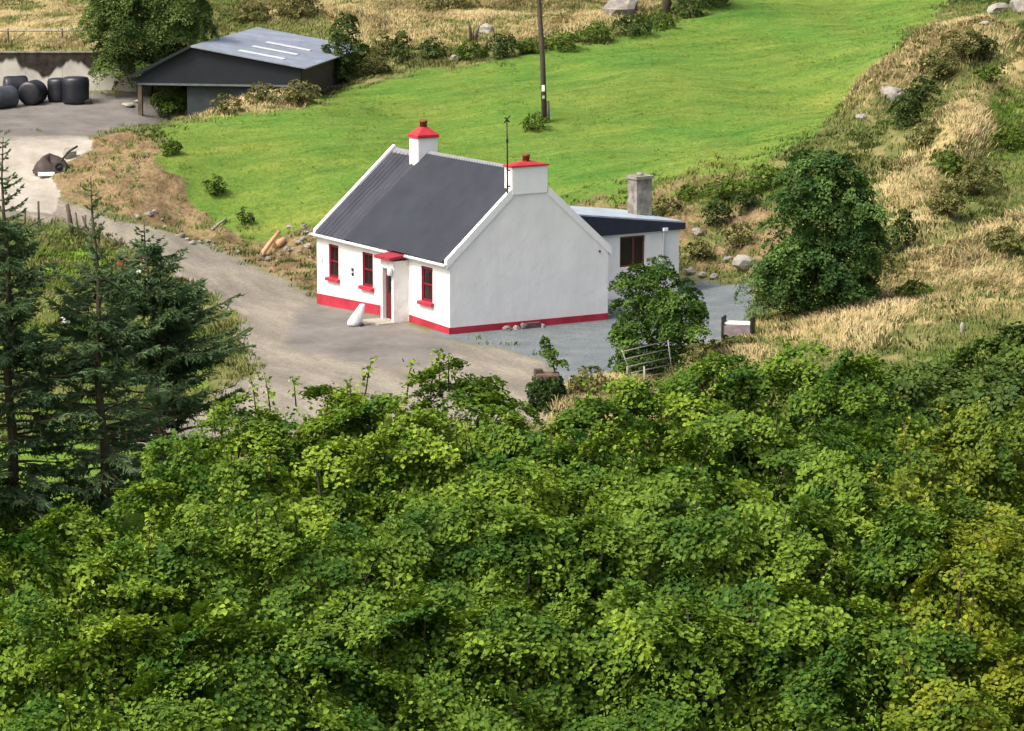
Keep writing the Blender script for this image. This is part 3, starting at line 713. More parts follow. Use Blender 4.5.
fa = MB(); fa.hexa([hw(*q) for q in ((W_-.6, XD0-.12, 2.50), (e_b, XD0-.12, 2.50), (e_b, XD0-.003, 2.50), (W_-.6, XD0-.003, 2.50), (W_-.6, XD0-.12, zr(W_-.6)-.052), (e_b, XD0-.12, zr(e_b)-.052), (e_b, XD0-.003, zr(e_b)-.052), (W_-.6, XD0-.003, zr(W_-.6)-.052))])
fa.hbox(e_b-.14, e_b-.02, XD0, XD1+.1, 2.50, zr(e_b)-.054)
fa.build('fascia', M['fascia'], house)
xf = MB(); q = .08
for e0, e1, z0, z1 in ((wu0, wu0+q, wz0, wz1), (wu1-q, wu1, wz0, wz1), (wu0+q, wu1-q, wz1-q, wz1), (wu0+q, wu1-q, wz0, wz0+q), (wu0+.62, wu0+.72, wz0+q, wz1-q)): xf.hbox(e0, e1, xd+.06, xd+.14, z0, z1)
xo = xf.build('window', simple('brown window frame', (.12, .035, .02), .5, .2), house)
p = MB(); p.hbox(wu0+q, wu1-q, xd+.10, xd+.11, wz0+q, wz1-q); p.build('pane', M['glass'], xo)
dp = MB(); dp.tube([hw(12.62, XD0-.15, 2.52), hw(12.62, XD0-.07, 2.38), hw(12.62, XD0-.06, 0)], .048, 8); dp.box(hw(12.62, XD0-.17, 2.56), .2, .1, .12, AL); dp.build('downpipe', M['trim'], house)
xc = MB(); xc.hbox(12.55, 13.3, 6.3, 6.95, 2.6, 4.38); xco = xc.build('chimney', M['cement'], house); xco['label'] = 'bare grey cement chimney on the lean-to'
xk = MB(); xk.hbox(12.48, 13.37, 6.23, 7.02, 4.38, 4.50); xk.build('cap', M['cement'], xco)
xk = MB(); xk.tube([hw(12.92, 6.62, 4.5), hw(12.92, 6.62, 4.62)], [.16, .13], 10); xk.build('pot', M['cement'], xco)

# ------------------------------------------------------------------ shed
def shed():
    # gable front faces the camera; near-right corner ~ (305,80); ridge at (240,25)-(182,45)
    Yf = 158.5
    a = pw(137, 79, Yf); bq = pw(301, 80, Yf-1.35)           # lower ends of the front gable's verge
    ax = bq-a; ax[2] = 0; Wd = np.linalg.norm(ax); ax /= Wd; dp_ = np.array([-ax[1], ax[0], 0])
    gz = float(ground((a[0]+bq[0])/2, Yf)); zt = (a[2]+bq[2])/2
    S = lambda x, y, z: np.array([a[0], a[1], 0])+ax*x+dp_*y+np.array([0, 0, z])
    t = thing('shed', S(Wd/2, 3, gz), 'dark clad farm shed with a pale grey sheet roof and three skylights', 'shed')
    Ld = 13.5; xr_ = Wd*.335; zrid = zt+1.62
    zl, zrt = zt+.12, zt+.62
    def sl_(name, x0, z0, x1, z1, mat, lift=0, th=.05, y0=-.25, y1=Ld):
        n = max(8, int((y1-y0)/.25)*4); vs = []; fs = []
        for i in range(n+1):
            y = y0+(y1-y0)*i/n; k = .018*(1 if i % 4 in (1, 2) else 0)+lift
            vs += [S(x0, y, z0+k), S(x1, y, z1+k), S(x0, y, z0-th), S(x1, y, z1-th)]
        for i in range(n):
            p_, q_ = i*4, i*4+4
            fs += [(p_, p_+1, q_+1, q_), (p_+2, q_+2, q_+3, p_+3), (p_, q_, q_+2, p_+2), (p_+1, p_+3, q_+3, q_+1)]
        fs += [(0, 2, 3, 1), (n*4, n*4+1, n*4+3, n*4+2)]
        return MB().add(vs, fs).build(name, mat, t, fix=False)
    r1 = sl_('roof', -.25, zl, xr_, zrid, M['shedroof'])
    r2 = sl_('roof', xr_+.002, zrid, Wd+.3, zrt, M['shedroof'])
    dz = (zrt-zrid)/(Wd+.3-xr_)
    for y in (1.4, 4.2, 7.0):
        xx0, xx1 = xr_+(Wd-xr_)*.36, xr_+(Wd-xr_)*.78
        m = MB(); m.hexa([S(*q) for q in ((xx0, y, zrid+(xx0-xr_)*dz+.022), (xx1, y, zrid+(xx1-xr_)*dz+.022), (xx1, y+.6, zrid+(xx1-xr_)*dz+.022), (xx0, y+.6, zrid+(xx0-xr_)*dz+.022),
                                    (xx0, y, zrid+(xx0-xr_)*dz+.04), (xx1, y, zrid+(xx1-xr_)*dz+.04), (xx1, y+.6, zrid+(xx1-xr_)*dz+.04), (xx0, y+.6, zrid+(xx0-xr_)*dz+.04))])
        m.build('skylight', M['skylight'], r2)
    gm = MB(); pts_ = [(0, zl-.06), (0, zt-.22), (Wd, zt-.22), (Wd, zrt-.06), (xr_, zrid-.07)]
    n = 5; vs = [S(x, 0, z) for x, z in pts_]+[S(x, .08, z) for x, z in pts_]
    gm.add(vs, [tuple(range(n)), tuple(range(2*n-1, n-1, -1))]+[(i, i+n, (i+1) % n+n, (i+1) % n) for i in range(n)])
    gm.build('gable_cladding', M['shedwall'], t)
    bm_ = MB(); bm_.box(S(Wd/2, .04, zt-.27), Wd, .1, .10, math.atan2(ax[1], ax[0])); bm_.build('front_beam', simple('grey beam', (.12, .13, .14), .6, .2), t)
    rv = MB(); rv.hexa([S(*q) for q in ((-.25, -.30, zl-.1), (xr_, -.30, zrid-.1), (xr_, -.26, zrid-.1), (-.25, -.26, zl-.1), (-.25, -.30, zl+.05), (xr_, -.30, zrid+.05), (xr_, -.26, zrid+.05), (-.25, -.26, zl+.05))])
    rv.build('verge_trim', M['shedwall'], t)
    rz_ = math.atan2(ax[1], ax[0])
    w1 = MB(); w1.box(S(Wd*.64, .35, (zt+gz)/2-.5), Wd*.7-.1, .12, zt-gz+.4, rz_); w1.build('block_wall', simple('dark block wall', (.032, .04, .045), .9, .3, 2), t)
    w2 = MB(); w2.box(S(Wd-.06, Ld/2, (zt+gz)/2+.1), .1, Ld-.5, zt-gz+.75, rz_); w2.build('side_wall', M['rusty'], t)
    w3 = MB(); w3.box(S(Wd/2, Ld-.1, (zt+gz)/2), Wd, .1, zt-gz+.5, rz_); w3.build('back_wall', M['shedwall'], t)
    for x, y in ((.12, .12), (.12, Ld*.5), (.12, Ld-.25)):
        pst = MB(); pst.box(S(x, y, (zt-.3+gz-.8)/2), .2, .2, zt-.3-gz+.8, rz_); pst.build('post', M['wood'], t)
shed()

# ------------------------------------------------------------------ retaining wall, bales, yard things
wl = MB(); z0 = float(ground(-24, WALL_Y-1.2)); zt_ = float(pw(60, 53, WALL_Y)[2])
wt = thing('retaining_wall', (-26, WALL_Y, z0), 'pale concrete retaining wall with dark stains along its top behind the bales', 'wall')
xsn = np.linspace(-18.9, -45, 15)
for i in range(14): wl.box(((xsn[i]+xsn[i+1])/2, WALL_Y+.1, (z0-.5+zt_)/2), abs(xsn[i+1]-xsn[i])-.012, .3, zt_-z0+.5+.01*(i % 2))
wl.build('panel', M['stainwall'], wt)
cp_ = MB(); cp_.box((-31.9, WALL_Y+.1, zt_+.045), 26.0, .36, .07); cp_.build('coping', M['cement'], wt)
fence = thing('rail_fence', (-26, WALL_Y+5, float(ground(-26, WALL_Y+5))), 'thin weathered rail fence crossing the dry grass above the retaining wall', 'fence')
rp = [pw(u, v, 168.5) for u, v in ((-60, 30), (0, 31), (60, 31), (122, 30))]
MB().tube(rp, .035, 6).build('rail', M['steel'], fence)
for u in (-40, 8, 62, 112):
    q = pw(u, 30.5, 168.5); zg = float(ground(q[0], q[1])); m = MB(); m.tube([(q[0], q[1]+.06, zg-.3), (q[0], q[1]+.06, q[2]+.1)], .05, 6); m.build('post', M['wood'], fence)
def bale(px, r, h, lying, rz, label, mat='wrap', lo=140):
    b = place(*px, lo=lo); n = 28; prof = [(0, .0), (r*.7, .0), (r*.93, .03*h), (r, .12*h), (r*1.015, .3*h), (r*.995, .5*h), (r*1.015, .7*h), (r, .88*h), (r*.93, .97*h), (r*.7, h), (0, h)]
    vs = []; fs = []
    for i, (pr, ph) in enumerate(prof):
        for k in range(n):
            a = 2*math.pi*k/n; rr = pr*(1+.012*math.sin(5*a+i)+rng.normal(0, .006)); vs.append([rr*math.cos(a), rr*math.sin(a), ph])
    for i in range(len(prof)-1):
        for k in range(n): fs.append((i*n+k, i*n+(k+1) % n, (i+1)*n+(k+1) % n, (i+1)*n+k))
    vs = np.array(vs)
    if lying:
        vs = np.c_[vs[:, 2]-h/2, vs[:, 0], vs[:, 1]+r*.97]; c, s = math.cos(rz), math.sin(rz); vs = np.c_[vs[:, 0]*c-vs[:, 1]*s, vs[:, 0]*s+vs[:, 1]*c, vs[:, 2]]
    vs = vs+b-[0, 0, .03]
    me_o = MB().add(vs, fs, True).build('silage_bale', M[mat]); tag(me_o, label, 'bale', 'silage bales in front of the stained wall'); return me_o
bale((76, 103), .66, 1.32, False, 0, 'upright black wrapped silage bale, rightmost and tallest of the row')
bale((59, 101), .55, 1.15, False, 0, 'small upright black bale tucked against the tallest bale')
bale((33, 104), .60, 1.25, True, 1.35, 'black silage bale lying with its round end showing, second from the wall end')
bale((16, 97), .55, 1.2, True, .3, 'black bale half hidden behind the round ended bale')
bale((3, 108), .56, 1.3, True, .75, 'faded grey silage bale cut by the left picture edge', 'wraplight')
def rock(px, sz, label, mat='rock', grp=None, flat=.65, lo=99, name='rock', cat='rock', sink=.25, at=None):
    b = place(*px, lo=lo) if at is None else np.array(at)
    import bmesh
    bm = bmesh.new(); bmesh.ops.create_icosphere(bm, subdivisions=2, radius=1)
    ph = rng.uniform(0, 6, 6); sc = np.array([sz*rng.uniform(.8, 1.25), sz*rng.uniform(.7, 1.1), sz*flat*rng.uniform(.8, 1.2)])*.5; rz = rng.uniform(0, 6)
    for v in bm.verts:
        p = np.array(v.co); k = 1+.22*math.sin(2.1*p[0]+ph[0])*math.cos(2.7*p[1]+ph[1])+.16*math.sin(3.3*p[2]+ph[2]+p[0]*2)+rng.normal(0, .06)
        p = p*k*sc; v.co = (b[0]+p[0]*math.cos(rz)-p[1]*math.sin(rz), b[1]+p[0]*math.sin(rz)+p[1]*math.cos(rz), b[2]+p[2]+sc[2]*(1-2*sink))
    me = bpy.data.meshes.new(name); bm.to_mesh(me); bm.free()
    return tag(link(name, me, M[mat]), label, cat, grp)
rock((87, 104), .55, 'dark lump of debris on the ground right of the tallest bale', 'tarp', flat=.5, lo=140, name='debris_lump', cat='debris')
for px, s in (((128, 106), .7), ((138, 102), .5)):
    rock(px, s, {128: 'larger pale broken slab by the left corner of the shed', 138: 'smaller pale broken slab tucked under the shed corner'}[px[0]], 'palerock', 'broken slabs by the shed corner', flat=.3, lo=140, name='broken_slab', cat='slab')
# rubble beside the track
RUB = [(137,218,.4),(149,215,.45),(155,213,.35),(162,220,.25),(165,228,.3),(181,237,.55),(187,240,.3),(192,244,.45),(200,243,.3),(208,242,.35),(214,246,.25),(238,253,.3),(225,250,.2),(262,256,.3),(268,260,.4),
       (290,229,.4),(304,228,.5),(298,244,.45),(303,240,.35),(306,234,.3),(313,237,.5),(282,241,.4),(287,251,.5),(294,250,.3),(308,247,.5),(300,253,.3),(315,248,.35),(277,262,.25),(312,258,.35)]
for u, v, s in RUB:
    if u < 216: lab, grp = 'pale grey stone in the scattered row along the track verge', 'stones along the track verge'
    else: lab, grp = 'rubble stone on the brown bank left of the cottage', 'rubble on the bank beside the cottage'
    rock((u, v), s*.75, lab, 'palerock' if rng.uniform() < .35 else 'rock', grp, lo=115)
def beam(p0, p1, r, label, mat, name='log', cat='log', sq=False):
    m = MB(); m.tube([p0, (np.array(p0)+p1)/2+[0, 0, .02], p1], [r, r*.95, r*.85], 4 if sq else 8, smooth=not sq); return tag(m.build(name, M[mat]), label, cat)
a = place(262, 256, lo=115); b = place(279, 239, lo=115); beam(a+[0, 0, .08], b+[0, 0, .3], .1, 'orange brown freshly cut log leaning on the bank left of the cottage', 'log')
a = place(276, 249, lo=115); b = place(284, 243, lo=115); beam(a+[0, 0, .12], b+[0, 0, .14], .17, 'short stout orange log lying beside the leaning cut log', 'log')
a = place(212, 231, lo=115); b = place(226, 221, lo=115); beam(a+[0, 0, .06], b+[0, 0, .08], .06, 'thin bleached branch lying on the grassy bank above the track', 'palerock', 'branch', 'branch')
# scrap by the pale path
tb = place(50, 172, lo=115)
tp = thing('covered_heap', tb, 'low heap under a dark brown tarpaulin beside the pale path', 'heap')
vs = []; fs = []; n, m_ = 22, 8
for i in range(m_+1):
    for k in range(n):
        aa = 2*math.pi*k/n; t = i/m_; rr = math.cos(t*math.pi/2)**.6*(1+.15*math.sin(3*aa+1)+.08*math.sin(7*aa+i)); vs.append(tb+[.85*rr*math.cos(aa), .6*rr*math.sin(aa), .72*t*(1+.25*math.sin(2*aa+.5))-.05])
for i in range(m_):
    for k in range(n): fs.append((i*n+k, i*n+(k+1) % n, (i+1)*n+(k+1) % n, (i+1)*n+k))
MB().add(vs, fs, True).build('tarpaulin', M['tarp'], tp)
MB().tube([tb+[.2, -.5, .1], tb+[.9, -.1, .95], tb+[1.25, .1, 1.15]], .05, 6).build('pole', M['tarp'], tp)
def tyre(c, r, w, tilt, rz, label):
    n, k = 24, 8; vs = []; fs = []
    for i in range(n):
        a = 2*math.pi*i/n
        for j in range(k):
            b = 2*math.pi*j/k; rr = r*.74+r*.26*math.cos(b); vs.append([rr*math.cos(a), w*.5*math.sin(b), rr*math.sin(a)])
    for i in range(n):
        for j in range(k): fs.append((i*k+j, ((i+1) % n)*k+j, ((i+1) % n)*k+(j+1) % k, i*k+(j+1) % k))
    from mathutils import Euler
    R = np.array(Euler((tilt, 0, rz)).to_matrix()); vs = np.array(vs)@R.T+np.array(c)+[0, 0, r*.85*math.cos(tilt)]
    o = MB().add(vs, fs, True).build('tyre', M['rubber']); return tag(o, label, 'tyre')
tyre(tb+[.55, -.62, -.02], .33, .22, -.5, .1, 'old black tyre leaning on the tarpaulin covered heap')
q = place(47, 176, lo=115); m = MB(); m.box(q+[0, -.1, .09], .75, .4, .16, .1); bevel(tag(m.build('white_block', M['trim']), 'long white block lying in front of the tarpaulin covered heap', 'block'))
q = place(70, 158, lo=115); m = MB(); m.box(q+[0, 0, .2], .5, .35, .45, .4, .5); tag(m.build('crate', M['palerock']), 'pale tilted crate at the right end of the tarpaulin covered heap', 'crate')
# fence posts
for (u, v, h, r, dx, lab) in ((39, 227, 26, .05, 0, 'thin upright weathered post leftmost beside the track'), (73, 234, 30, .095, -.22, 'thick dark post leaning left on the green verge'),
        (79, 236, 24, .035, -.12, 'slim post next right of the thick dark post'), (85, 239, 24, .04, .04, 'upright half of the crossed pair of fence posts'),
        (90, 238, 22, .05, -.3, 'strongly leaning half of the crossed pair of fence posts'), (93, 242, 21, .045, 0, 'short post just right of the crossed pair'),
        (99, 244, 20, .045, .02, 'post with lichen nearest the second spruce tip'), (117, 248, 10, .05, -.1, 'left stub of two short stubs at the track edge'),
        (121, 248, 9, .05, -.05, 'right stub of two short stubs at the track edge'), (25, 226, 18, .04, .03, 'short thin post behind the first spruce')):
    b = place(u, v, lo=112); hh = h/F_PX*b[1]; m = MB(); m.tube([b-[0, 0, .3], b+[dx*.5, 0, hh*.5], b+[dx*1.0, .02, hh]], [r*1.1, r, r*.92], 7)
    tag(m.build('fence_post', M['wood']), lab, 'fence post', 'fence posts beside the track')
# rusty drum and board among the spruces
b = place(132, 272, lo=112); m = MB(); m.tube([b+[-.55, 0, .3], b+[-.5, 0, .3], b+[.45, .1, .3], b+[.5, .1, .3]], [.27, .3, .3, .27], 16); tag(m.build('oil_drum', simple('rust red drum', (.17, .04, .02), .8, .4, 5)), 'rust red oil drum lying behind the spruce branches', 'drum')
b = place(141, 275, lo=112); m = MB(); m.box(b+[.05, 0, .4], .16, .05, .95, 0, 0, .5); tag(m.build('board', M['trim']), 'white board leaning beside the rust red drum', 'board')
b = place(66, 324, lo=108); m = MB(); m.tube([b, b+[0, 0, .05], b+[0, 0, .33], b+[0, 0, .36]], [.15, .155, .19, .19], 12); tag(m.build('bucket', M['trim']), 'white bucket standing on the grass among the spruces', 'bucket')
# utility pole
b = place(545, 122); u_ = thing('utility_pole', b, 'tall dark wooden utility pole standing in the green field', 'utility pole')
MB().tube([b-[0, 0, .8], b+[-.12, 0, 3], b+[-.35, 0, 6.5], b+[-.5, 0, 9.6]], [.145, .13, .11, .095], 10).build('pole', M['polewood'], u_)
m = MB(); m.box(b+[-.09, -.175, 1.62], .15, .02, .30); m.build('sign_plate', M['trim'], u_)
m = MB(); m.box(b+[-.08, -.18, 1.2], .12, .02, .14); m.build('tag_plate', simple('grey tag', (.4, .4, .38), .6, .1), u_)
m = MB(); m.tube([b+[.17, -.08, -.4], b+[.14, -.08, 1.0]], .07, 8); m.build('stub_post', M['polewood'], u_)
m = MB(); m.box(b+[-.5, 0, 9.2], 1.9, .1, .12); m.build('crossarm', M['polewood'], u_)
# sack in front of the cottage
b = place(357, 326); sk = thing('sack', b, 'white filled sack slumped upright in front of the cottage wall', 'sack')
vs = []; fs = []; n, ps = 18, [(0, 0, .02), (.17, .0, .0), (.25, .0, .05), (.27, .02, .15), (.235, .09, .33), (.195, .17, .5), (.16, .24, .66), (.12, .29, .78), (.11, .31, .83), (0, .31, .84)]
for i, (r_, dx, z) in enumerate(ps):
    for k in range(n):
        aa = 2*math.pi*k/n; rr = r_*(1+.09*math.sin(4*aa+i*.7)+.04*math.sin(9*aa)); vs.append(b+[dx-.1+rr*math.cos(aa), .75*rr*math.sin(aa), z])
for i in range(len(ps)-1):
    for k in range(n): fs.append((i*n+k, i*n+(k+1) % n, (i+1)*n+(k+1) % n, (i+1)*n+k))
MB().add(vs, fs, True).build('bag', M['sack'], sk)
m = MB(); m.tube([b+[.12, -.2, .05], b+[.2, -.14, .09], b+[.22, 0, .06]], [.05, .07, .04], 7); m.build('dark_base_strip', M['rubber'], sk)  # dark strip low at the right foot of the sack
# small things at the foot of the gable
for e, s, mt, lab in ((2.35, .30, 'rock', 'dark rubble lump leftmost at the foot of the gable'), (2.75, .26, 'palerock', 'pale stone beside the dark lump at the gable foot'), (3.05, .28, 'rock', 'grey stone right of the pale stone at the gable foot'), (3.9, .22, 'palerock', 'small pale stone farthest right at the gable foot')):
    w_ = hw(e, -.25, 0); rock(None, s, lab, mt, flat=.9, at=(w_[0], w_[1], float(ground(w_[0], w_[1]))))
w_ = hw(3.5, -.2, 0); m = MB(); m.box((w_[0], w_[1], float(ground(w_[0], w_[1]))+.10), .62, .2, .2, AL); tag(m.build('concrete_block', simple('damp block', (.12, .07, .07), .9, .4, 6)), 'dark concrete block lying against the red plinth of the gable', 'block')
# ivy pillar
b = place(547, 409); iv = thing('gate_pillar', b, 'stout brown stone gate pillar wrapped in dark ivy at the drive edge', 'pillar')
m = MB(); m.box(b+[.02, 0, .55], .78, .6, 1.3); o = m.build('pillar', simple('brown stonework', (.13, .085, .065), .95, .4, 4, bmp=.5), iv); bevel(o, .06, 2)
m = MB(); m.box(b+[-.28, 0, 1.24], .26, .3, .16, .2); m.build('capstone', M['rusty'], iv)
crown('ivy', iv, [(b[0]-.22, b[1]-.2, b[2]+.5, .42, .35, .6), (b[0]+.2, b[1]-.22, b[2]+.45, .4, .35, .6), (b[0]+.28, b[1]-.15, b[2]+.85, .22, .3, .35), (b[0]-.1, b[1]-.2, b[2]+.1, .5, .35, .35), (b[0]+.05, b[1]-.3, b[2]+.75, .4, .2, .35)], 200, .17, 26, .085, (.02, .045, .012), (.05, .09, .02), inner=.2, up=.2, low=-.8)
crown('sapling', iv, [(b[0]+.2, b[1], b[2]+1.5, .22, .2, .25), (b[0]+.06, b[1], b[2]+1.85, .24, .22, .28), (b[0]-.06, b[1], b[2]+2.15, .14, .14, .25), (b[0]+.45, b[1], b[2]+1.5, .2, .16, .14)], 46, .14, 18, .085, (.05, .11, .015), (.12, .2, .03), inner=.2, up=.5)
MB().tube([b+[.28, 0, 1.1], b+[.2, 0, 1.5], b+[0, 0, 2.1]], [.04, .03, .012], 6).build('sapling_stem', M['bark'], iv)
# tubular gate
gp = place(645, 384); ga = thing('farm_gate', gp, 'galvanised tubular farm gate half hidden under the cottage shrub', 'gate')
Yg = gp[1] = place(655, 376)[1]-2.4; gp[0] = pw(645, 384, Yg)[0]; gp[2] = float(ground(gp[0], Yg)); ga.location = tuple(gp)
def gpt(u, v, dy=0): return pw(u, v, Yg+dy)
rails = [((621, 352), (668, 341)), ((624, 359.5), (669, 349)), ((627, 367), (670, 357.5)), ((631, 373), (671, 364.5)), ((635, 379), (672, 371.5)), ((639, 385), (673, 378))]
for p0, p1 in rails: MB().tube([gpt(*p0), gpt(*p1, 1.2)], .021, 7).build('rail', M['steel'], ga)
for (u0, v0), (u1, v1) in (((622, 350), (634, 384)), ((668, 340), (673, 381))):
    MB().tube([gpt(u0, v0, (u0-621)*.019), gpt(u1, v1, (u0-621)*.019)], .02, 7).build('upright', M['steel'], ga)
for (u, v, lab) in ((628, 388, 'left of the two short pale stakes at the gate foot'), (645, 388, 'right of the two short pale stakes at the gate foot')):
    b = place(u, v); hh = (v-366)/F_PX*b[1]; m = MB(); m.tube([b-[0, 0, .3], b+[-.03, 0, hh]], .032, 7); tag(m.build('stake', M['palerock']), lab, 'stake', 'stakes at the gate foot')
# bench
b = place(738, 340); bn = thing('bench', b, 'low grey bench with a white top standing on the gravel edge', 'bench')
rz = -.28; c_, s_ = math.cos(rz), math.sin(rz); bl = lambda x, y, z: b+np.array([x*c_-y*s_, x*s_+y*c_, z])
m = MB(); m.box(bl(0, .05, .62), .95, .5, .06, rz); m.build('seat', M['trim'], bn)
m = MB(); m.box(bl(0, -.22, .38), 1.0, .05, .34, rz); m.build('front_board', simple('mauve grey board', (.20, .16, .165), .8, .3, 5), bn)
for x in (-.53, .53):
    m = MB(); m.box(bl(x, 0, .4), .07, .55, .9, rz); m.build('end_frame', M['black'], bn)
for x in (-.4, .4):
    m = MB(); m.box(bl(x, -.15, .1), .08, .08, .25, rz); m.build('leg', M['black'], bn)
b = place(962, 336); m = MB(); m.tube([b-[0, 0, .2], b+[0, 0, .38], b+[0, 0, .48]], [.085, .08, .03], 9); tag(m.build('marker_post', M['palerock']), 'short cream marker post at the edge of the right hand lane', 'post')
# rocks on the right bank and hill
for u, v, s, mt, lab in ((745, 268, 1.0, 'palerock', 'large pale boulder at the foot of the brown bank'), (697, 234, .5, 'rock', 'grey stone high on the brown bank behind the lean-to'), (690, 274, .5, 'rock', 'grey stone at the bank foot nearest the lean-to'),
        (702, 277, .4, 'palerock', 'small pale stone along the foot of the brown bank'), (714, 279, .45, 'rock', 'brown grey stone in the gravel below the bank'), (727, 262, .4, 'rock', 'stone halfway up the bank left of the large pale boulder'),
        (892, 98, 1.2, 'rock', 'grey rock outcrop on the crest between field and hill'), (862, 120, .6, 'rock', 'low grey rock below the dry grass crest'), (1000, 14, 1.3, 'palerock', 'big pale boulder at the top right of the hill'), (1020, 12, 1.3, 'rock', 'dark boulder at the top right corner'),
        (985, 25, .45, 'palerock', 'small white stone in the scrub below the big top boulder'), (1011, 38, .35, 'palerock', 'small bright stone beside the dry ridge at the right edge'), (455, 60, .65, 'palerock', 'white stone at the field edge below the hedge'), (487, 33, .8, 'palerock', 'upright white stone in dry grass above the hedge'),
        (622, 14, 1.9, 'rock', 'broad grey boulder above the hedge right of the pole'), (476, 39, .6, 'rock', 'grey stone beside the dead stump above the hedge'), (755, 178, .5, 'rock', 'stone on the lip of the bank under the field')):
    rock((u, v), s, lab, mt, flat=.7 if s < 1.5 else .55, lo=104)
b = place(472, 42); m = MB()
for dx, dz in ((-.1, 1.1), (.25, .8), (.05, .6)): m.tube([b+[dx*.3, 0, -.2], b+[dx, 0, dz*.6], b+[dx*1.6, 0, dz]], [.12, .08, .03], 6)
tag(m.build('dead_stump', M['bark']), 'forked dead stump standing above the dark hedge', 'stump')
b = place(667, 14); m = MB(); m.tube([b-[0, 0, .4], b+[.0, 0, 1.2], b+[-.1, 0, 3.5], b+[.1, 0, 5]], [.28, .22, .18, .12], 9)
tk = thing('bare_tree', b, 'dark tree trunk at the top edge above the hedge', 'tree'); m.build('trunk', M['bark'], tk)
crown('crown', tk, [(b[0], b[1], b[2]+5.2, 1.6, 1.6, 1.2), (b[0]+.8, b[1], b[2]+6, 1.4, 1.4, 1)], 60, .4, 40, .12, (.03, .06, .012), (.08, .13, .02))

# ------------------------------------------------------------------ shrubs and trees around the cottage
DK = ((.04, .065, .02), (.09, .135, .035))
MD = ((.06, .11, .018), (.13, .20, .03))
OL = ((.10, .115, .035), (.22, .21, .08))
shrub((656, 376), 96, 116, 'dense rounded green shrub beside the right gable corner of the cottage', cA=(.04, .09, .018), cB=(.115, .20, .035), leaf=.10, dens=1.5, name='garden_shrub',
      lobes=[(-.16, .74, .24), (.02, .86, .17), (.2, .52, .30), (-.2, .5, .28), (-.12, .26, .33), (.15, .22, .34), (-.02, .56, .34), (.3, .62, .2), (-.3, .74, .15), (-.2, .1, .28), (.18, .08, .3)])
shrub((818, 314), 118, 168, 'large dark green tree on the slope right of the gravel drive', 'tree', name='broadleaf_tree', cA=(.04, .09, .025), cB=(.115, .20, .05), leaf=.12, dens=1.5, R=.5,
      lobes=[(-.12, .74, .26), (.12, .68, .3), (.26, .45, .28), (-.24, .5, .26), (0, .5, .36), (-.1, .25, .34), (.2, .22, .34), (-.3, .26, .22), (.05, .86, .15), (0, .12, .42), (.25, .12, .3), (-.25, .1, .3)])
shrub((764, 322), 62, 66, 'pale grey green willow bush at the foot of the dark tree', name='willow_bush', cA=(.09, .16, .07), cB=(.17, .26, .11), leaf=.09, dens=.7, aspect=.45)
shrub((170, 118), 40, 30, 'leafy shrub under the open left front of the shed', 'shrub', cA=(.05, .09, .02), cB=(.11, .18, .035), leaf=.12, lo=159.6)
shrub((150, 104), 124, 122, 'big round green bush behind the left end of the shed', 'bush', name='bush', cA=(.06, .10, .028), cB=(.135, .20, .05), leaf=.12, lo=162.5, dens=1.5,
      lobes=[(-.2, .62, .3), (.18, .7, .32), (0, .8, .28), (-.25, .35, .26), (.2, .4, .34), (0, .45, .4), (-.05, .2, .3)])
shrub((345, 84), 44, 74, 'narrow dark bush at the right end of the shed', 'bush', name='bush', cA=DK[0], cB=DK[1], leaf=.11, lo=150)
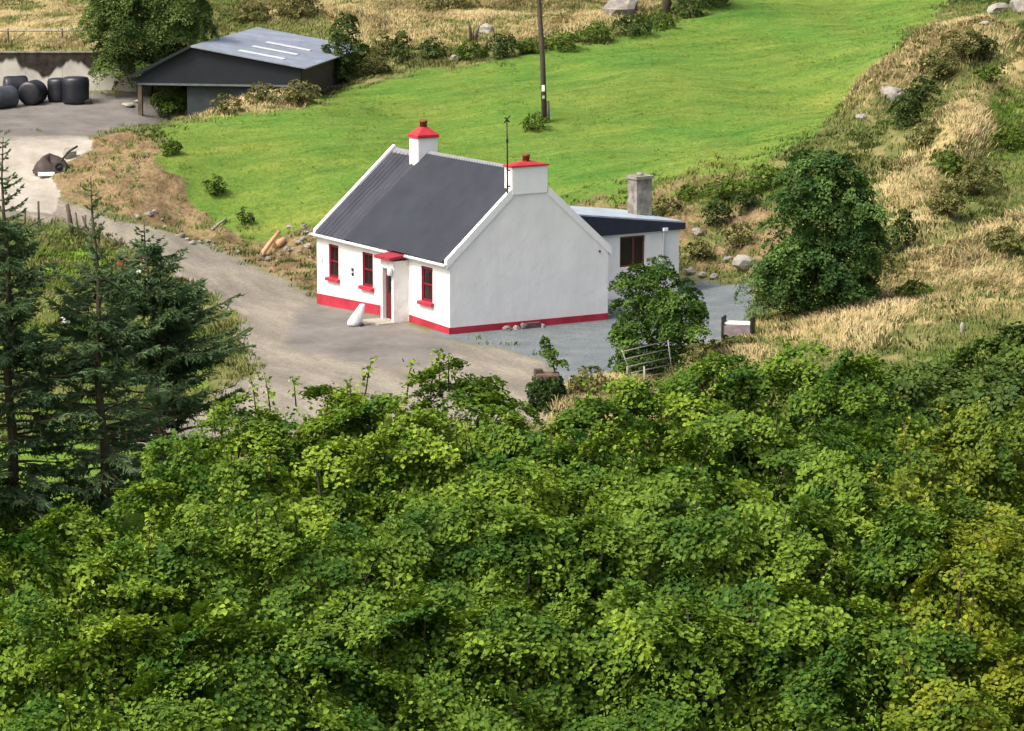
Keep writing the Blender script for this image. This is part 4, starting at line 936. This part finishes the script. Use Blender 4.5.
HS = [((70, 535), 120, 60, ((.04, .07, .02), (.10, .14, .04)), 'dark undergrowth bush between the two left spruce trunks'), ((165, 505), 120, 60, ((.045, .075, .022), (.11, .145, .045)), 'dark undergrowth bush at the foot of the broad spruce'), ((10, 540), 90, 60, MD, 'green undergrowth bush at the left edge below the spruce'),
      ((432, 60), 28, 24, DK, 'blackish round bush at the left end of the hedge over the field'), ((402, 64), 22, 34, DK, 'dark upright bush left of the hedge end'), ((384, 58), 26, 26, OL, 'olive scrub beside the dark upright bush'),
      ((470, 60), 36, 20, MD, 'low green bush below the dead stump'), ((503, 58), 40, 26, DK, 'dark bramble mound left of the pole in the hedge'), ((528, 54), 30, 16, MD, 'green bramble just behind the utility pole'),
      ((562, 50), 44, 20, MD, 'green bush right of the utility pole along the hedge'), ((596, 42), 38, 20, MD, 'mid green hedge bush below the broad boulder'), ((632, 35), 40, 22, DK, 'dark thorny bush under the broad boulder'),
      ((660, 27), 36, 16, MD, 'green hedge bush at the foot of the top tree trunk'), ((690, 18), 36, 26, DK, 'dark hedge bush right of the top tree trunk'), ((716, 8), 40, 30, DK, 'last dark bush of the hedge at the top picture edge'),
      ((374, 74), 36, 24, OL, 'olive weeds bush between the shed and field'), ((300, 105), 44, 26, OL, 'dusty olive weed clump before the right end of the shed'), ((262, 104), 34, 22, OL, 'brownish weed clump before the middle of the shed'),
      ((226, 114), 30, 22, OL, 'straw coloured weed clump before the shed post'), ((535, 130), 28, 18, MD, 'low green clump at the foot of the utility pole'),
      ((300, 18), 50, 30, OL, 'olive scrub on the dry slope above the shed roof'), ((450, 12), 60, 22, OL, 'wide grey olive scrub at the top edge above the dry grass'), ((250, 22), 40, 26, OL, 'scrub tuft on the slope behind the round bush'),
      ((725, 200), 44, 24, MD, 'green gorse on the lip of the brown bank'), ((716, 226), 28, 30, DK, 'dark spiky clump on the face of the brown bank'), ((748, 212), 30, 30, DK, 'dark bush near the big tree on the bank face'), ((690, 200), 30, 16, MD, 'low green bush above the lean-to chimney side'),
      ((768, 190), 40, 26, MD, 'mid green bush touching the top left of the dark tree'), ((700, 258), 34, 20, OL, 'olive weed clump low on the brown bank'), ((740, 245), 34, 24, OL, 'tangled olive scrub above the large pale boulder'), ((664, 215), 36, 18, OL, 'brown green weeds behind the lean-to chimney'),
      ((905, 126), 36, 38, DK, 'dark thorn bush right of the grey outcrop'), ((922, 104), 34, 30, DK, 'dark thorn bush on the hill above the first thorn'), ((940, 80), 40, 34, OL, 'grey olive scrub high on the hill'), ((962, 60), 44, 38, OL, 'faded scrub below the top boulder'), ((990, 82), 30, 20, MD, 'green bush on the upper right slope'),
      ((900, 252), 30, 46, DK, 'dark bush at the right foot of the big tree'), ((878, 275), 34, 42, OL, 'olive bush low in front of the big tree'), ((925, 150), 36, 30, OL, 'olive scrub in the middle of the hill'), ((948, 215), 40, 34, OL, 'rough scrub beside the golden patch on the hill'), ((985, 60), 30, 26, DK, 'dark scrub under the small white stone'),
      ((915, 295), 40, 16, MD, 'low green patch bush among golden grass'), ((975, 195), 50, 36, OL, 'wide olive scrub on the right slope'), ((1005, 250), 46, 24, OL, 'dry scrub at the right edge above the green patch'), ((945, 180), 40, 30, MD, 'green bramble on the right slope below the scrub'), ((1010, 150), 40, 26, MD, 'green bramble in the upper right meadow'),
      ((245, 225), 16, 18, DK, 'small dark thistle clump at the field edge left of cottage'), ((172, 155), 24, 16, MD, 'small green clump at the top of the brown mound'), ((215, 196), 26, 22, MD, 'leafy clump at the left field corner'), ((700, 385), 60, 44, OL, 'dry olive bush in front of the bench'), ((735, 350), 50, 16, OL, 'low dry weeds hiding the feet of the white topped bench'),((590, 392), 46, 26, OL, 'straw olive weeds between pillar and gate')]
for px, wq, hq, (cA, cB), lab in HS:
    shrub(px, wq, hq, lab, group='scrub and hedge bushes', lo=80. if px[1] > 450 else 99., cA=cA, cB=cB, leaf=.11, dens=.9)

# ------------------------------------------------------------------ spruces
def spruce(base, H, spread, label, lean=(0, 0), dens=1., z0=.1, top_sparse=.25, seed=0, colA=(.065, .12, .06), colB=(.185, .275, .13)):
    r = np.random.default_rng(seed); b = np.array(base, float); t = thing('spruce_tree', b, label, 'conifer', 'spruces on the left')
    ax = lambda h: b+np.array([lean[0]*h/H+.06*math.sin(h*1.3+seed), lean[1]*h/H, h])
    mb = MB(); mb.tube([ax(h) for h in np.linspace(-.4, H, 12)], list(np.linspace(.15*H/9, .012, 12)), 8)
    P0, P1, Wd, Cc = [], [], [], []
    nwh = int(H*4.8*dens)
    for i in range(nwh):
        f = (i+r.uniform(-.3, .3))/nwh; h = H*(z0+(1-z0)*f)
        prof = (1-f)**.85*(.55+.45*min(1, (f+.05)/.25)); nb = r.integers(3, 6) if f < .75 else r.integers(2, 5)
        for k in range(nb):
            az = r.uniform(0, 2*np.pi); tip_ = f > 1-top_sparse; Lb = (spread*prof+.12)*r.uniform(.35, 1.3)*(.8 if tip_ else 1); o = ax(min(h, H))
            if tip_ and r.uniform() < .2: continue
            d = np.array([math.cos(az), math.sin(az), 0]); up0 = .35*f+.05+r.normal(0, .08); droop = (.30-.25*f)*r.uniform(.6, 1.4)
            cv = lambda s: o+d*Lb*s+np.array([0, 0, Lb*(up0*s-droop*s*s*1.2+.55*max(0, s-.55)**1.3)])
            pts_ = [cv(s) for s in (0, .25, .5, .75, 1.)]
            mb.tube(pts_, [.018+.012*Lb, .014+.007*Lb, .011+.004*Lb, .008, .005], 4, cap=False)
            dead = f < .38 and r.uniform() < .5
            nt = int(Lb/.048*(.12 if dead else 1))
            for _ in range(5 if f < .4 else 0):
                c = cv(r.uniform(.2, .9)); e_ = c+unit(r.normal(0, 1, 3)+d*.8+[0, 0, -.5])*r.uniform(.2, .5); mb.tube([c, (c+e_)/2+r.normal(0, .03, 3), e_], [.008, .006, .003], 3, cap=False)
            hue = r.normal(.5, .25)
            for s in r.uniform(.12 if f > .4 else .3, 1.0, nt):
                c = cv(s); tg = unit(cv(min(1, s+.05))-cv(s-.05)); sd = np.cross(tg, [0, 0, 1.])
                for sg in (-1, 1):
                    ln = (.12+.34*(1-s)*min(1, Lb/1.6)+.10*r.uniform())*r.uniform(.7, 1.25)*(.6 if tip_ else 1)
                    dr = unit(tg*r.uniform(.5, 1.)+sg*sd*r.uniform(.5, 1.)+np.array([0, 0, -.25+r.normal(0, .28)]))
                    P0.append(c); P1.append(c+dr*ln); Wd.append(.04+.035*ln); Cc.append(hue+r.normal(0, .15))
                    if ln > .25:
                        for q_ in (.4, .65, .85):
                            c2 = c+dr*ln*q_; d2 = unit(dr+unit(r.normal(0, 1, 3))*.9+[0, 0, -.3]); l2 = ln*.42; P0.append(c2); P1.append(c2+d2*l2); Wd.append(.034); Cc.append(hue+r.normal(0, .2))
            P0.append(cv(.9)); P1.append(cv(1.)+unit(cv(1.)-cv(.9))*.12); Wd.append(.06); Cc.append(.8)
    mb.build('trunk', M['bark'], t, fix=False)
    P0 = np.array(P0); P1 = np.array(P1); Wd = np.array(Wd)[:, None]; n = len(P0); tt = np.clip(np.array(Cc), 0, 1)[:, None]
    tg = unit(P1-P0); s1 = unit(np.cross(tg, r.normal(0, 1, (n, 3)))); s2 = np.cross(tg, s1); V = []; 
    mid = P0*.55+P1*.45
    for s in (s1, s2): V.append(np.stack([P0, mid+s*Wd*.6, P1, mid-s*Wd*.6], 1))
    V = np.concatenate(V).reshape(-1, 3); Fs = np.arange(len(V)).reshape(-1, 4)
    cc = (np.array(colA)*(1-tt)+np.array(colB)*tt)*r.uniform(.7, 1.3, (n, 1)); cc = np.concatenate([np.repeat(cc, 4, 0)]*2)
    link('crown', np_mesh('crown', V, Fs, 4, cc), M['needles'], t)
def gpos(u, Y): 
    x = (u-512)/F_PX*math.hypot(Y, HC); return np.array([x, Y, float(ground(x, Y))])
def top_h(u, v, Y, b): return pw(u, v, Y)[2]-b[2]
b = gpos(14, 86); spruce(b, top_h(14, 137, 86, b), 2.3, 'tall spruce at the left edge with its tip against the pale path', seed=11, dens=1.2, top_sparse=.25)
b = gpos(106, 87); spruce(b, top_h(98, 176, 87, b), 2.2, 'thin spruce with a bare lower trunk and sparse tip', lean=(-.15, 0), seed=5, dens=1.0, top_sparse=.32)
b = gpos(168, 91); spruce(b, top_h(148, 222, 91, b), 4.1, 'broad dense spruce reaching out over the track', lean=(-.5, 0), seed=8, dens=1.5, z0=.03, top_sparse=.1)
b = gpos(-70, 84); spruce(b, 9.5, 2.3, 'spruce just beyond the left picture edge', seed=31)

# ------------------------------------------------------------------ broadleaf trees in the foreground
G1 = ((.045, .11, .014), (.235, .335, .034))   # fresh green to yellow-green
G2 = ((.04, .098, .014), (.19, .29, .032))
GY_ = ((.065, .12, .016), (.26, .30, .032))
GD = ((.045, .085, .02), (.13, .19, .035))
def ftree(u, Y, lobes, label, pal, leaf=.086, group='trees in the foreground', shoots=8, R=.58, dens=.95, name='broadleaf_tree'):
    x = (u-512)/F_PX*math.hypot(Y, 10); b = np.array([x, Y, float(ground(x, Y))]); t = thing(name, b, label, 'tree', group)
    LB = []
    for (lu, lv, lY, rx, rz) in lobes:   # lv = picture height of the lobe's top
        c = pw(lu, lv, lY); LB.append((c[0], c[1], c[2]-rz*.97, rx, rx*.85, rz))
    A = sum(2*math.pi*q[3]*(q[3]*.5+q[5]) for q in LB); ns = int(A*1.05/(math.pi*R*R)*dens*1.0)
    nl = int(1.3*math.pi*R*R/(leaf*leaf*.45))
    sp = crown('crown', t, LB, ns, R, nl, leaf, pal[0], pal[1], inner=.3, up=1.0, low=-.45, shoots=shoots, huevar=.24, fan=True)
    limbs('trunk', t, b, LB, .19, sp, 26)
    return t
ftree(245, 56, [(175, 470, 55, 1.1, 1.2), (225, 412, 56, 1.5, 1.7), (300, 396, 57, 1.6, 1.7), (250, 470, 53.5, 1.8, 1.8), (190, 520, 53, 1.3, 1.5), (330, 450, 54, 1.5, 1.6)], 'bright green tree under the tip of the dense spruce', G1, shoots=10)
ftree(430, 57, [(380, 384, 57, 1.4, 1.6), (450, 378, 58, 1.5, 1.6), (500, 414, 57, 1.2, 1.5), (420, 430, 54.5, 1.8, 1.8), (500, 450, 54, 1.5, 1.6)], 'green tree with shoots rising below the cottage front yard', G1, shoots=16)
ftree(600, 58, [(565, 444, 56, 1.1, 1.3), (610, 398, 58, 1.4, 1.5), (665, 380, 58.5, 1.4, 1.5), (600, 450, 55, 1.7, 1.7), (680, 430, 55, 1.6, 1.7)], 'yellow green tree just below the tubular gate', G1, shoots=10)
ftree(790, 60, [(730, 362, 60, 1.5, 1.6), (800, 352, 61, 1.6, 1.6), (860, 360, 60, 1.4, 1.5), (760, 420, 57, 1.8, 1.8), (850, 430, 57, 1.7, 1.8)], 'full green tree below the big dark hillside tree', G2, shoots=9)
ftree(960, 63, [(915, 368, 62, 1.2, 1.3), (965, 348, 64, 1.6, 1.5), (1030, 328, 64, 1.8, 1.6), (1000, 385, 61, 1.8, 1.6)], 'dark thorn tree at the right below the lane', GD, leaf=.11, shoots=8, R=.42)
ftree(985, 54, [(930, 440, 54, 1.2, 1.4), (985, 415, 55, 1.4, 1.6), (1040, 400, 55, 1.6, 1.8), (900, 490, 52.5, 1.1, 1.3), (1000, 500, 52, 1.7, 1.7)], 'yellowing tree at the right edge of the foreground', GY_, shoots=8)
ftree(50, 47, [(10, 535, 47, 1.1, 1.2), (75, 522, 48, 1.2, 1.3), (130, 545, 47, 1.1, 1.3), (40, 600, 45.5, 1.5, 1.5), (110, 610, 45, 1.4, 1.4), (60, 680, 43.5, 1.5, 1.5), (-30, 590, 46, 1.3, 1.4)], 'low green tree in the bottom left corner', G1)
ftree(255, 47, [(200, 540, 47, 1.3, 1.4), (270, 515, 48, 1.5, 1.5), (330, 545, 47, 1.3, 1.4), (230, 620, 45, 1.5, 1.5), (310, 630, 45, 1.5, 1.5), (180, 680, 44, 1.2, 1.3)], 'mid green tree near the bottom just right of the corner tree', G2)
ftree(450, 48, [(390, 520, 48, 1.4, 1.5), (460, 500, 49, 1.5, 1.6), (530, 520, 48, 1.4, 1.5), (420, 600, 46, 1.6, 1.6), (510, 610, 45.5, 1.5, 1.5), (460, 680, 44.5, 1.5, 1.4)], 'green tree at the bottom centre of the picture', G2)
ftree(650, 48, [(590, 520, 48, 1.3, 1.5), (650, 495, 49, 1.5, 1.6), (715, 505, 48, 1.4, 1.5), (620, 600, 46, 1.6, 1.6), (700, 600, 45.5, 1.5, 1.5), (660, 680, 44.5, 1.5, 1.4)], 'deep green tree at the bottom right of centre', G2)
ftree(840, 48, [(785, 500, 48, 1.4, 1.5), (850, 490, 49, 1.5, 1.6), (905, 520, 48, 1.3, 1.5), (800, 590, 46, 1.6, 1.6), (880, 610, 45.5, 1.5, 1.5), (830, 680, 44.5, 1.5, 1.4)], 'green tree at the bottom below the yellowing tree', G2)
ftree(1010, 47, [(960, 560, 47, 1.3, 1.4), (1030, 540, 48, 1.5, 1.5), (980, 630, 45.5, 1.5, 1.5), (1050, 640, 45, 1.4, 1.5), (940, 690, 44, 1.2, 1.2)], 'yellow flecked tree in the bottom right corner', ((.07, .13, .014), (.25, .28, .024)))

# ------------------------------------------------------------------ light, sky, view
SUN = unit(np.array([-.50, -.33, .80]))
world = bpy.data.worlds.new('World'); scene.world = world; world.use_nodes = True
nt = world.node_tree; bg = nt.nodes['Background']; sky = nt.nodes.new('ShaderNodeTexSky'); sky.sky_type = 'NISHITA'; sky.sun_disc = False
el = math.asin(SUN[2]); sky.sun_elevation = el; sky.sun_rotation = math.atan2(SUN[0], SUN[1])
sky.air_density = .7; sky.dust_density = 7.0; sky.ozone_density = .4
nt.links.new(sky.outputs[0], bg.inputs[0]); bg.inputs[1].default_value = .15
sd_ = bpy.data.lights.new('sun', 'SUN'); sd_.energy = 1.5; sd_.angle = math.radians(14); sd_.color = (1, .965, .91)
so = bpy.data.objects.new('sun', sd_); col.objects.link(so); so.rotation_euler = Vector(tuple(SUN)).to_track_quat('Z', 'Y').to_euler()
vs_ = scene.view_settings; vs_.view_transform = 'Standard'; vs_.look = 'None'; vs_.exposure = 0.8; vs_.gamma = 1.0; vs_.use_curve_mapping = False
scene.cycles.max_bounces = 6; scene.cycles.transparent_max_bounces = 4
